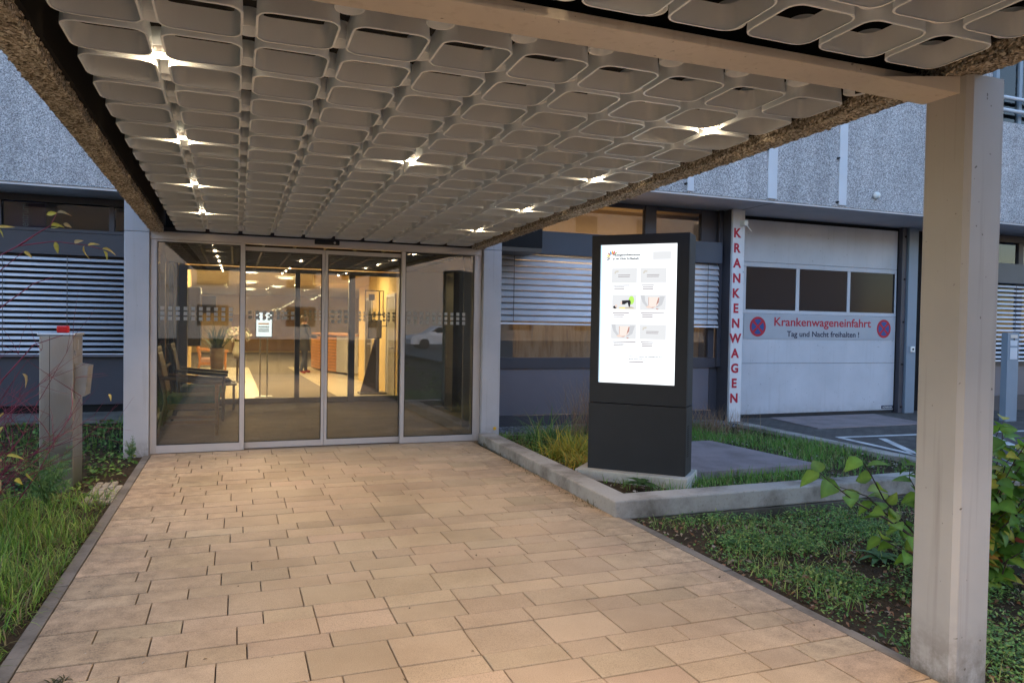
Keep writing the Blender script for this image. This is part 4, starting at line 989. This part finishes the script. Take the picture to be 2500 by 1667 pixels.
for i, pn in enumerate(pal):
    a = math.radians(205 - 22 * i); cx, cz = .212 + .048 * math.cos(a), 2.292 + .048 * math.sin(a)
    lg.add([(q[0], ys, q[1] - .15) for q in ell(cx, cz, .021, .0085, 14, a)], [list(range(14))], i)
lg.build('logo', [I[k] for k in pal], tt)
def stext(body, x, z, w, h, mat=None): return text('lettering', body, (x, ys, z - .15), mat or I['txt'], tt, w, h, .04, .0008, 'LEFT')
stext('Frauengesundheitscampus', .211, 2.304, .285, .021); stext('an der Klinik St.Elisabeth', .211, 2.266, .27, .021)
flat('faint_box', [rect(.62, .80, 2.26, 2.34)], I['pale'], .0232)
stext('Weitere Informationen und Veranstaltungen finden', .40, 1.296, .34, .0105); stext('Sie auf unserer Webseite', .40, 1.269, .165, .0105)
lines = []
def para(x, z, ws):
    for i, wv in enumerate(ws):
        zz = z - i * .0185; lines.append(rect(x + (.012 if i else 0), x + wv, zz - .005, zz + .005))
        if i: lines.append(rect(x, x + .007, zz - .004, zz + .004))
for (x, z, ws) in ((.222, 2.008, (.17, .12, .12)), (.512, 2.008, (.125, .12, .12)), (.222, 1.733, (.17, .12, .11)), (.512, 1.733, (.23, .12, .12)), (.226, 1.444, (.24, .12, .12)), (.516, 1.444, (.125, .12, .12)), (.40, 1.246, (.15,))): para(x, z, ws)
flat('text_line', lines, I['mauve'])
for (x0, x1, z0, z1) in ((.206, .466, 2.03, 2.18), (.498, .76, 2.033, 2.18), (.502, .766, 1.473, 1.62)):
    flat('picture', [rect(x0, x1, z0, z1)], I['pale'], .0234); cx = x0 + .055; cz = z1 - .05
    flat('picture_logo', [ell(cx + .02 * math.cos(math.radians(a)), cz + .02 * math.sin(math.radians(a)), .009, .0035, 10, math.radians(a)) for a in (60, 90, 120, 150, 180)], I['tan'])
    flat('text_line', [rect(cx + .012, cx + .135, cz - .022, cz - .016), rect(cx + .012, cx + .13, cz - .039, cz - .033)], I['mauve'])
# exercise picture
flat('picture', [rect(.214, .468, 1.77, 1.917)], I['pale'], .0234)
flat('picture_figure', [ell(.413, 1.86, .028, .042)], I['green'], .0231)
flat('picture_figure', [[(.315, 1.857), (.40, 1.862), (.408, 1.84), (.40, 1.80), (.413, 1.785), (.40, 1.782), (.385, 1.80), (.375, 1.838), (.345, 1.818), (.316, 1.818)], ell(.245, 1.79, .018, .014)], I['black'])
flat('picture_figure', [ell(.258, 1.803, .012, .013), [(.30, 1.84), (.318, 1.85), (.318, 1.82), (.305, 1.815)]], I['skin'], .0226)
flat('picture_figure', [[(.29, 1.79), (.35, 1.79), (.35, 1.776), (.29, 1.78)]], I['yell'], .0226); flat('picture_figure', [rect(.22, .464, 1.772, 1.776), [(.35, 1.79), (.42, 1.795), (.45, 1.776), (.35, 1.776)]], I['tan'])
for (dx, dz) in ((.50, 1.764), (.208, 1.472)):   # belly and hands, twice
    R_ = lambda x, z: (dx + x * .26, dz + z * .15)
    flat('picture', [[R_(0, 0), R_(1, 0), R_(1, 1), R_(0, 1)]], I['pale'], .0234)
    flat('picture_figure', [[R_(.33, .22), R_(.5, .1), R_(.68, .25), R_(.74, .85), R_(.32, .85)]], I['skin2'], .0232)
    flat('picture_figure', [[R_(.02, .95), R_(.10, .5), R_(.27, .18), R_(.33, .24), R_(.2, .6), R_(.18, .95)], [R_(.75, .9), R_(.72, .4), R_(.6, .22), R_(.66, .14), R_(.85, .35), R_(.95, .9)]], I['grey'], .0231)
    flat('picture_figure', [[R_(.42, .25), R_(.40, .5), R_(.47, .62), R_(.54, .5), R_(.55, .22)], [R_(.55, .3), R_(.58, .55), R_(.66, .55), R_(.70, .3)]], I['skin2'])
    flat('picture_figure', [[R_(.22, .2), R_(.34, .3), R_(.45, .18), R_(.6, .2), R_(.45, .12), R_(.3, .12)]], I['skin'])
    flat('picture_figure', [[R_(.33, .84), R_(.345, .84), R_(.345, .3), R_(.33, .3)], [R_(.70, .8), R_(.74, .82), R_(.72, .5), R_(.62, .3)], [R_(.62, .12), R_(.74, .05), R_(.66, .0)], [R_(.40, .17), R_(.6, .2), R_(.5, .13)]], I['brown'], .0227)

# ------------------------------------------------------------------ key post, intercom
kp = thing('key_post', 'brushed steel post with a red beacon standing in the grass', 'post')
box('body', (-1.685, 7.80, -.1), (-1.412, 8.24, 1.425), M['steel'], kp, .006)
mb = MB(); mb.bbox((-1.70, 7.785, 1.427), (-1.397, 8.255, 1.447), .006); mb.build('lid', M['steel_lid'], kp)
mb = MB(); mb.box((-1.605, 7.7985, -.05), (-1.601, 7.7998, 1.42)); mb.build('door_seam', M['black'], kp)
mb = MB(); mb.add([(-1.411, 7.86, 1.16), (-1.30, 7.86, 1.14), (-1.325, 7.86, .86), (-1.411, 7.86, .83), (-1.411, 8.12, 1.16), (-1.30, 8.12, 1.14), (-1.325, 8.12, .86), (-1.411, 8.12, .83)], [(0, 1, 2, 3), (7, 6, 5, 4), (0, 4, 5, 1), (1, 5, 6, 2), (2, 6, 7, 3)])
mb.build('reader_hood', M['steel'], kp)
mb = MB(); mb.bbox((-1.412, 7.98, 1.29), (-1.405, 8.03, 1.385), .003); mb.build('card_slot', M['steel_lid'], kp)
mb = MB(); mb.bbox((-1.60, 8.05, 1.447), (-1.50, 8.13, 1.515), .014); mb.build('beacon', M['redglow'], kp)
it = thing('intercom_post', 'slate blue intercom post in front of the far right window', 'intercom', None, (13.0, 9.2, 0))
box('body', (0, 0, -.1), (.29, .12, 1.60), M['bluepost'], it, .006)
for z0, z1, mt in ((1.50, 1.56, 'alu'), (1.36, 1.46, 'strip'), (1.12, 1.33, 'strip')): box('panel', (.06, -.008, z0), (.24, -.0005, z1), M[mt], it, .002)
mb = MB(); mb.disc((.15, -.0085, 1.48), .02, 14, 0, 'y'); mb.build('speaker', M['rubber'], it)

# ------------------------------------------------------------------ vegetation
# left lawn: long grass near the walk, ivy and leaf litter round the post
def edge_patch(x, y): return np.clip(1.15 - .0 * x, 0, 1)
n = 52000; C = in_box(n, -4.0, -1.015, 2.4, 7.5, z_left, lambda x, y: np.clip(patch(x, y, 1.8, .30, .56, 2) * np.where(y < 6.9, 1, .5), .16, 1)); n = len(C)
near_edge = np.clip((C[:, 0] + 1.45) / .42, 0, 1)
tn = tones(n, [(.14, .27, .035), (.20, .36, .05), (.27, .41, .07), (.40, .48, .11), (.09, .19, .03)]); dry = rng.uniform(0, 1, n) < .12 + .30 * near_edge; tn[dry] = tones(int(dry.sum()), DRYG)
stuff(blade_set('grass', C, rng.uniform(0, 6.28, n), rng.uniform(.10, 1.0, n), rng.uniform(.09, .30, n) * (1 - .45 * near_edge), rng.uniform(.004, .0085, n), tn, M['grass'], None, .85), 'long green grass beside the left edge of the walk', 'grass')
n = 9000; C = in_box(n, -5.5, -1.05, 7.0, 12.6, z_left, lambda x, y: np.clip(.5 + .7 * wob(x, y, 1.2), .02, 1)); n = len(C); C[:, 2] += rng.uniform(.01, .07, n)
dv = rng.normal(0, 1, (n, 3)); dv[:, 2] *= .25; uv = np.tile([0, 0, 1.], (n, 1)) + rng.normal(0, .35, (n, 3))
stuff(leaf_set('ground_cover', C, dv, uv, rng.uniform(.03, .075, n), rng.uniform(.025, .06, n), tones(n, GREEN), M['leaf'], None, .15, .2, 'small'), 'low ivy and weeds around the steel post', 'ground cover')
n = 5000; C = in_box(n, -6, -1.2, 8.8, 12.6, z_left, lambda x, y: np.clip(.3 + .7 * wob(x + 3, y, .8), 0, 1)); n = len(C)
stuff(blade_set('grass', C, rng.uniform(0, 6.28, n), rng.uniform(.05, .6, n), rng.uniform(.08, .22, n), rng.uniform(.005, .01, n), tones(n, GREEN[1:4]), M['grass']), 'short grass tufts before the left wing', 'grass')
n = 3200; C = in_box(n, -5, -1.1, 6.0, 12, z_left); C[:, 2] += .012
stuff(leaf_set('leaf_litter', C, rng.normal(0, 1, (n, 3)) * [1, 1, .15], np.tile([0, 0, 1.], (n, 1)) + rng.normal(0, .3, (n, 3)), rng.uniform(.03, .07, n), rng.uniform(.015, .035, n), tones(n, [(.12, .075, .04), (.20, .13, .08), (.06, .04, .03), (.28, .2, .12)]), M['leaf'], None, .2, .3, 'small'), 'brown fallen leaves on the soil left of the walk', 'leaf litter')
# fern-like weed in front of the post
def feather_weed(loc, h, label, nst=5):
    t = thing('weed', label, 'weed', None, loc); Cs, Ds, Us, Ls = [], [], [], []; mb = MB()
    for s in range(nst):
        az = 6.28 * s / nst + random.uniform(-.4, .4); ln = random.uniform(.15, .6) if s else .05
        P = [Vector((0, 0, 0))]
        for k in range(1, 9): P.append(Vector((math.cos(az) * ln * h * (k / 8) ** 1.5, math.sin(az) * ln * h * (k / 8) ** 1.5, h * (k / 8) * (1 - .25 * ln * k / 8) * (1 if s == 0 else random.uniform(.8, .86)))))
        mb.tube(P, [.005 * (1 - k / 10) for k in range(9)], 5)
        for k in range(2, 9):
            for sd in (-1, 1):
                d = (P[k] - P[k - 1]).normalized(); side = d.cross(Vector((random.uniform(-.5, .5), random.uniform(-.5, .5), 1))).normalized() * sd
                br = (d * .6 + side).normalized(); L = h * .28 * (1.15 - k / 9)
                for m_ in range(5):
                    q = P[k] + br * L * m_ / 5
                    for s2 in (-1, 1): Cs.append(q); Ds.append(br * .6 + d.cross(br).normalized() * .1 + (d * s2 * .7)); Us.append(side.cross(d) + Vector((0, 0, .5))); Ls.append(L * .36)
    mb.build('stem', M['leaf'] if False else paint('green_stem', (.08, .13, .03), .6, .1), t); k = len(Cs)
    leaf_set('foliage', Cs, Ds, Us, Ls, np.array(Ls) * .34, tones(k, [(.12, .24, .08), (.17, .30, .11), (.09, .19, .07)]), M['leaf'], t, .1, .3, 'small')
feather_weed((-1.46, 7.0, 0), .62, 'tall feathery green weed growing in front of the steel post', 6)
feather_weed((-1.10, 9.25, .0), .26, 'small leafy weed at the foot of the left white pillar', 5)

# weeds on the right verge
n = 120000; C = in_box(n, 3.12, 8.2, 1.6, 5.36, z_right, lambda x, y: np.clip(patch(x, y, 2.2, .40, .58, 3) * np.clip((x - 3.10) * 1.9, .10, 1) * np.where(y > 4.9, .5, 1), .035, 1)); n = len(C); C[:, 2] += rng.uniform(.005, .075, n) * np.clip((C[:, 0] - 3.1) * 1.5, .3, 1)
dv = rng.normal(0, 1, (n, 3)); dv[:, 2] *= .3
stuff(leaf_set('ground_cover', C, dv, np.tile([0, 0, 1.], (n, 1)) + rng.normal(0, .4, (n, 3)), rng.uniform(.010, .030, n) * (1 + 1.3 * (rng.uniform(0, 1, n) < .06)), rng.uniform(.008, .022, n) * (1 + 1.2 * (rng.uniform(0, 1, n) < .06)), tones(n, [(.11, .25, .07), (.15, .31, .08), (.20, .37, .09), (.32, .42, .12), (.08, .17, .06)]), M['leaf'], None, .15, .2, 'small'), 'dense low green weeds between the walk and the concrete post', 'ground cover')
n = 5200; C = in_box(n, 3.12, 8, 1.2, 5.3, z_right); C[:, 2] += .015
stuff(leaf_set('leaf_litter', C, rng.normal(0, 1, (n, 3)) * [1, 1, .2], np.tile([0, 0, 1.], (n, 1)) + rng.normal(0, .4, (n, 3)), rng.uniform(.02, .06, n), rng.uniform(.012, .035, n), tones(n, [(.22, .10, .05), (.30, .17, .10), (.12, .07, .04), (.35, .28, .2)]), M['leaf'], None, .2, .4, 'small'), 'small brown leaf litter among the right weeds', 'leaf litter')
n = 9000; C = in_box(n, 3.15, 7.5, 1.5, 5.3, z_right, lambda x, y: patch(x, y, 1.7, .42, .62, 8));n = len(C); stuff(blade_set('grass', C, rng.uniform(0, 6.28, n), rng.uniform(.2, .9, n), rng.uniform(.05, .15, n), rng.uniform(.003, .007, n), tones(n, [(.14, .28, .05), (.22, .36, .08), (.34, .38, .12)]), M['grass']), 'thin grass blades among the right weeds', 'grass')
def rosette(loc, r, label, col, nl=12):
    az = np.linspace(0, 6.28, nl, endpoint=False) + rng.uniform(-.2, .2, nl); D = np.stack([np.cos(az), np.sin(az), rng.uniform(.3, .9, nl)], 1)
    o = leaf_set('weed', np.tile([0, 0, .01], (nl, 1)) + D * .01, D, np.tile([0, 0, 1.], (nl, 1)), rng.uniform(.7, 1.1, nl) * r, rng.uniform(.28, .4, nl) * r, tones(nl, col), M['leaf'], None, .25, .5); o.location = loc
    tag(o, label, 'weed')
rosette((4.45, 4.05, -.09), .17, 'broad leaved weed rosette standing out of the right ground cover', [(.07, .16, .05), (.1, .2, .07)])
rosette((3.55, 4.55, -.05), .13, 'bright weed rosette close to the corner of the concrete wall', [(.09, .18, .05)])
rosette((3.6, 6.0, .09), .17, 'small leafy weed growing between the wall corner and the totem plinth', [(.05, .1, .03), (.07, .13, .04)])
for i, (x, y, lab) in enumerate(((4.0, 3.35, 'curled reddish brown fallen leaf lying on the weeds'), (3.45, 3.75, 'pinkish brown fallen leaf close to the edging stone'), (4.6, 3.95, 'rust brown fallen leaf on the far weeds'))):
    o = leaf_set('fallen_leaf', [(0, 0, .02)], [(1, .5 - i, .15)], [(.1, .2, 1)], [.11 - .015 * i], [.07], [[(.34, .10, .05), (.36, .18, .12), (.30, .13, .06)][i]], M['leaf'], None, .3, .7); o.location = (x, y, -.03); tag(o, lab, 'leaf')
# raised bed
n = 24000; C = in_box(n, 3.4, 7.75, 5.72, 10.2, z_bed, lambda x, y: np.where((x > 4.15) & (x < 6.2) & (y > 6.45) & (y < 8.25), 0, np.clip(patch(x, y, 1.6, .36, .60, 5), .08, 1))); n = len(C)
stuff(blade_set('grass', C, rng.uniform(0, 6.28, n), rng.uniform(.1, .8, n), rng.uniform(.05, .15, n), rng.uniform(.005, .01, n), tones(n, [(.11, .27, .04), (.15, .33, .06), (.20, .37, .08), (.30, .32, .11)]), M['grass']), 'short grass in the raised bed around the brown slab', 'grass')
n = 5200; C = in_box(n, 3.4, 7.75, 5.72, 9.6, z_bed, lambda x, y: np.where((x > 4.15) & (x < 6.2) & (y > 6.45) & (y < 8.25), 0, np.clip(.4 + .7 * wob(x + 4, y, 1.4), .05, 1))); n = len(C); C[:, 2] += rng.uniform(.005, .04, n)
stuff(leaf_set('ground_cover', C, rng.normal(0, 1, (n, 3)) * [1, 1, .3], np.tile([0, 0, 1.], (n, 1)) + rng.normal(0, .4, (n, 3)), rng.uniform(.02, .055, n), rng.uniform(.015, .04, n), tones(n, [(.05, .10, .03), (.09, .14, .05), (.2, .2, .1), (.3, .24, .2), (.4, .38, .36)]), M['leaf'], None, .15, .2, 'small'), 'clover and pale leaves in the raised bed', 'ground cover')
def clump(label, loc, n, L, lean, tn, wd=(.006, .012), spread=.12, droop=.9):
    C = np.stack([rng.normal(0, spread, n), rng.normal(0, spread, n), np.zeros(n)], 1)
    o = blade_set('ornamental_grass', C, rng.uniform(0, 6.28, n), rng.uniform(*lean, n), rng.uniform(*L, n), rng.uniform(*wd, n), tones(n, tn), M['grass'], None, droop, 6); o.location = loc
    tag(o, label, 'ornamental grass')
clump('golden yellow grass clump left of the black totem', (3.72, 7.75, .05), 620, (.30, .62), (.35, 1.25), [(.44, .36, .05), (.34, .36, .06), (.54, .40, .07), (.26, .32, .06)], (.008, .015), .14, 1.15)
clump('orange tinted grass clump low at the foot of the totem', (3.60, 7.15, .05), 260, (.22, .42), (.4, 1.3), [(.58, .34, .05), (.52, .42, .08), (.36, .38, .07)], (.009, .017), .08, 1.1)
clump('green arching grass clump nearest the right white pillar', (3.70, 8.55, .05), 340, (.35, .72), (.25, 1.1), [(.10, .22, .06), (.14, .28, .07), (.08, .17, .07), (.26, .26, .1)], (.008, .014), .13, 1.1)
clump('dry reddish seed grass between totem and window', (4.75, 9.1, .06), 420, (.5, 1.0), (.05, .5), [(.32, .17, .10), (.38, .25, .16), (.25, .17, .1)], (.003, .007), .22, .5)
clump('dry reddish seed grass right of the totem by the ambulance pillar', (7.0, 9.6, -.02), 300, (.25, .5), (.1, .7), [(.30, .17, .10), (.36, .26, .16)], (.004, .008), .25, .6)
n = 260; C = np.stack([rng.uniform(2.7, 3.02, n), rng.uniform(5.6, 9.3, n), np.full(n, -.004)], 1); kx = 3.09 - (9.46 - C[:, 1]) / 4.06 * .112; C[:, 0] = kx - np.abs(rng.normal(.02, .05, n))
stuff(blade_set('moss_tufts', C, rng.uniform(0, 6.28, n), rng.uniform(.3, 1.2, n), rng.uniform(.02, .09, n), rng.uniform(.003, .006, n), tones(n, [(.10, .08, .03), (.16, .13, .05), (.09, .11, .03)]), M['grass']), 'dry weeds along the joint between walk and wall', 'weeds')
n = 46; C = np.stack([rng.normal(.0, .022, n) - .72, 3.66 + rng.normal(0, .02, n), np.full(n, -.004)], 1)
tag(blade_set('weed', C, rng.uniform(0, 6.28, n), rng.uniform(.7, 1.4, n), rng.uniform(.03, .07, n), rng.uniform(.005, .009, n), tones(n, [(.07, .06, .02), (.1, .1, .04)]), M['leaf']), 'small dark weed tuft in a slab joint at the bottom edge', 'weed')

# red-twig shrub at the left
sh = thing('dogwood_shrub', 'red twigged shrub with a few last yellow leaves in front of the left blinds', 'shrub', None, (-1.95, 6.25, 0))
mb = MB(); LC, LD = [], []
def twig(p, d, L, r, depth):
    P = [Vector(p)]; d = Vector(d).normalized(); k = 5
    for i in range(k):
        d = (d + Vector((random.gauss(0, .10), random.gauss(0, .10), random.gauss(.01, .08)))).normalized(); P.append(P[-1] + d * L / k)
    mb.tube(P, [r * (1 - .75 * i / k) for i in range(k + 1)], 5, 0, False)
    if depth:
        for _ in range(random.randint(3, 4)):
            i = random.randint(1, k); dd = (d + Vector((random.gauss(0, .65), random.gauss(0, .65), random.gauss(.05, .4)))).normalized(); twig(P[i], dd, L * random.uniform(.4, .62), r * .55, depth - 1)
    elif random.random() < .07: LC.append(P[-1]); LD.append(Vector((random.gauss(0, 1), random.gauss(0, 1), -.6)))
for i in range(64):
    az = random.uniform(0, 6.28); twig((random.gauss(0, .12), random.gauss(0, .18), 0), (math.cos(az) * .55 + .02, math.sin(az) * .55, random.uniform(.7, 1.2)), random.uniform(.5, 1.1), .0055, 2)
hero = [[(-.1, 0, 1.1), (.15, -.1, 1.62), (.34, -.18, 1.98), (.52, -.22, 2.09), (.74, -.25, 2.13), (.94, -.25, 2.115), (1.05, -.25, 2.09)],
        [(.52, -.22, 2.09), (.64, -.25, 2.18), (.72, -.25, 2.24), (.76, -.25, 2.33)], [(.0, 0, 1.0), (.2, -.15, 1.6), (.36, -.22, 1.86), (.56, -.25, 2.05)],
        [(.0, 0, .9), (.22, -.1, 1.35), (.38, -.2, 1.63), (.62, -.25, 1.83), (.74, -.25, 1.88)], [(-.1, 0, 1.2), (.1, -.2, 1.9), (.25, -.25, 2.13), (.40, -.25, 2.20)], [(.2, -.1, .75), (.42, -.2, 1.15), (.62, -.25, 1.40), (.80, -.25, 1.47)]]
for P in hero: mb.tube(P, [.0065 * (1 - .7 * i / (len(P) - 1)) for i in range(len(P))], 6, 0, False)
mb.build('twigs', M['twig_red'], sh)
for p, d in (((.75, -.25, 2.13), (.2, 0, -1)), ((.87, -.25, 2.12), (.5, 0, .5)), ((.93, -.25, 2.11), (-.2, 0, -1)), ((.95, -.25, 2.11), (.8, 0, .5)), ((1.04, -.25, 2.09), (1, 0, .1)), ((1.05, -.25, 2.08), (.7, 0, -.8)), ((.76, -.25, 2.33), (-1, .2, -.1)), ((.76, -.25, 2.33), (1, 0, .35)), ((.72, -.25, 2.24), (1, 0, .3)), ((.72, -.25, 2.23), (1, 0, -.3)), ((.80, -.25, 2.26), (1, 0, -.4)), ((.40, -.25, 2.2), (.9, 0, -.5)), ((.40, -.25, 2.21), (1, 0, .2)), ((.36, -.25, 2.19), (-.5, 0, .4)), ((.56, -.25, 2.05), (.9, 0, -.5)), ((.45, -.22, .62), (1, 0, .1)), ((.50, -.22, .45), (.8, -.3, -.2)), ((.3, -.3, .35), (1, -.3, -.3)), ((.55, -.25, 1.2), (.6, 0, -.7))): LC.append(Vector(p)); LD.append(Vector(d))
k = len(LC); leaf_set('leaves', LC, LD, np.tile([.1, -.8, .6], (k, 1)) + rng.normal(0, .4, (k, 3)), rng.uniform(.05, .10, k), rng.uniform(.02, .04, k), tones(k, [(.48, .40, .06), (.55, .42, .12), (.42, .32, .16), (.5, .46, .1)]), M['leaf'], sh, .35, .7)
# broad leaved shrub at the right
rs = thing('leafy_shrub', 'broad leaved shrub turning yellow and red beside the concrete post', 'shrub', None, (4.55, 3.5, -.1))
mb = MB(); LC, LD, LU = [], [], []
def branch(P, r, every=.10, start=.25):
    P = [Vector(p) for p in P]; mb.tube(P, [r * (1 - .7 * i / (len(P) - 1)) for i in range(len(P))], 6, 0, False)
    tot = sum((b - a).length for a, b in zip(P, P[1:])); s = tot * start; side = 1
    while s < tot:
        a_ = 0
        for a, b in zip(P, P[1:]):
            l_ = (b - a).length
            if a_ + l_ >= s: q = a.lerp(b, (s - a_) / l_); d = (b - a).normalized(); break
            a_ += l_
        LC.append(q); LD.append(d * .5 + d.cross(Vector((random.gauss(0, .4), random.gauss(0, .4), 1))).normalized() * side + Vector((0, -.1, random.gauss(-.15, .35)))); LU.append(Vector((random.gauss(0, .5), random.gauss(-.5, .4), 1))); side *= -1; s += every * random.uniform(.7, 1.25)
    LC.append(P[-1]); LD.append(P[-1] - P[-2] + Vector((0, 0, -.1))); LU.append(Vector((0, -.5, 1)))
for P in ([(0, 0, 0), (-.35, -.05, .3), (-.66, 0, .50), (-.85, .05, .60), (-1.02, .1, .73), (-1.10, .12, .80)], [(0, 0, 0), (-.3, .1, .35), (-.52, .15, .58), (-.66, .15, .78), (-.73, .15, .86)], [(-.2, 0, .2), (-.45, .1, .42), (-.62, .2, .60), (-.8, .25, .66)], [(-.1, -.1, .1), (-.4, -.1, .22), (-.62, -.05, .33), (-.7, 0, .38)], [(-.1, .1, .15), (-.36, .2, .45), (-.5, .2, .62)]): branch(P, .008, .085, .4)
for i in range(46):
    az = random.uniform(0, 6.28); rr = random.uniform(.15, .75); h = random.uniform(.3, 1.4)
    e = Vector((math.cos(az) * rr + .44, math.sin(az) * rr * .8 + .05, h)); m_ = Vector((e.x * .45 + random.gauss(0, .06), e.y * .4, h * .55)); m2_ = m_.lerp(e, .55) + Vector((random.gauss(0, .04), random.gauss(0, .04), .05))
    branch([(random.gauss(.1, .08), random.gauss(0, .08), 0), m_, m2_, e], .006, .06, .08)
mb.build('branches', M['twig'], rs); k = len(LC)
tn = tones(k, [(.13, .27, .035), (.17, .33, .045), (.12, .23, .04), (.26, .37, .05), (.48, .42, .05), (.16, .29, .04)]); ii = rng.uniform(0, 1, k); rx = np.array([q.x for q in LC]) > .05; tn[~rx] = tones(int((~rx).sum()), [(.15, .29, .04), (.20, .35, .05), (.28, .37, .06), (.13, .25, .04)]); tn[(ii < .06) & rx] = (.52, .24, .05); tn[(ii < .02) & rx] = (.48, .09, .06)
leaf_set('leaves', LC, LD, LU, rng.uniform(.085, .145, k), rng.uniform(.07, .112, k), tn, M['leaf'], rs, .14, .45)

# ------------------------------------------------------------------ across the street, seen only as a mirror image in the glass
pc = thing('parked_car', 'white parked car mirrored in the right glass panel', 'car', None, (12.0, -25, 0))
prof = [(-2.15, .30), (-2.2, .62), (-2.05, .82), (-1.2, .95), (-.55, 1.38), (.9, 1.42), (1.75, 1.02), (2.1, .92), (2.15, .35)]
def car_body(mb, pr_, w0, w1):
    n_ = len(pr_); vs = []
    for s in (-1, 1):
        for (x, z) in pr_: vs.append((x, s * (w0 if z < 1.0 else w1), z))
    fs = [list(range(n_))[::-1], list(range(n_, 2 * n_))] + [(i, (i + 1) % n_, n_ + (i + 1) % n_, n_ + i) for i in range(n_)]
    mb.add(vs, fs)
mb = MB(); car_body(mb, prof, .88, .68); mb.build('body', paint('white_car_paint', (.75, .76, .78), .25, .03, 1., 0), pc)
mb = MB(); mb.extr([(-1.05, .99), (-.5, 1.33), (.85, 1.36), (1.45, 1.03)], .80, .83); mb.build('window', M['darkglass'], pc)
for x in (-1.35, 1.35):
    for s in (-.89, .70): mb = MB(); mb.tube([(x, s, .33), (x, s + .19, .33)], .32, 20); mb.build('wheel', M['rubber'], pc)
pc.rotation_euler = (0, 0, 0)
ob = thing('opposite_house', 'plain beige house across the street, mirrored in the glass', 'building', None, (0, -46, 0))
box('wall', (-60, -8, 0), (70, 0, 15.5), M['plaster'], ob); box('roof', (-61, -8.5, 15.502), (71, .5, 16), M['brownpanel'], ob)
for i in range(14):
    for z in (1.1, 4.4, 7.7, 11.): box('window', (-45 + 7 * i, .002, z), (-42.6 + 7 * i, .05, z + 1.7), M['darkglass'], ob)

# crumbs of leaf and grit on the walk
n = 150; C = np.stack([np.where(rng.uniform(0, 1, n) < .55, 3.0 - np.abs(rng.normal(0, .35, n)), rng.uniform(-.85, 2.95, n)), rng.uniform(2.6, 9.2, n), np.full(n, .004)], 1); C[:, 0] = np.clip(C[:, 0], -.88, 2.93)
stuff(leaf_set('leaf_litter', C, rng.normal(0, 1, (n, 3)) * [1, 1, .1], np.tile([0, 0, 1.], (n, 1)) + rng.normal(0, .3, (n, 3)), rng.uniform(.008, .03, n), rng.uniform(.004, .014, n), tones(n, [(.10, .07, .04), (.2, .14, .07), (.06, .05, .03), (.5, .45, .38)]), M['leaf'], None, .2, .5, 'small'), 'small dry leaf crumbs scattered over the walk', 'leaf litter')
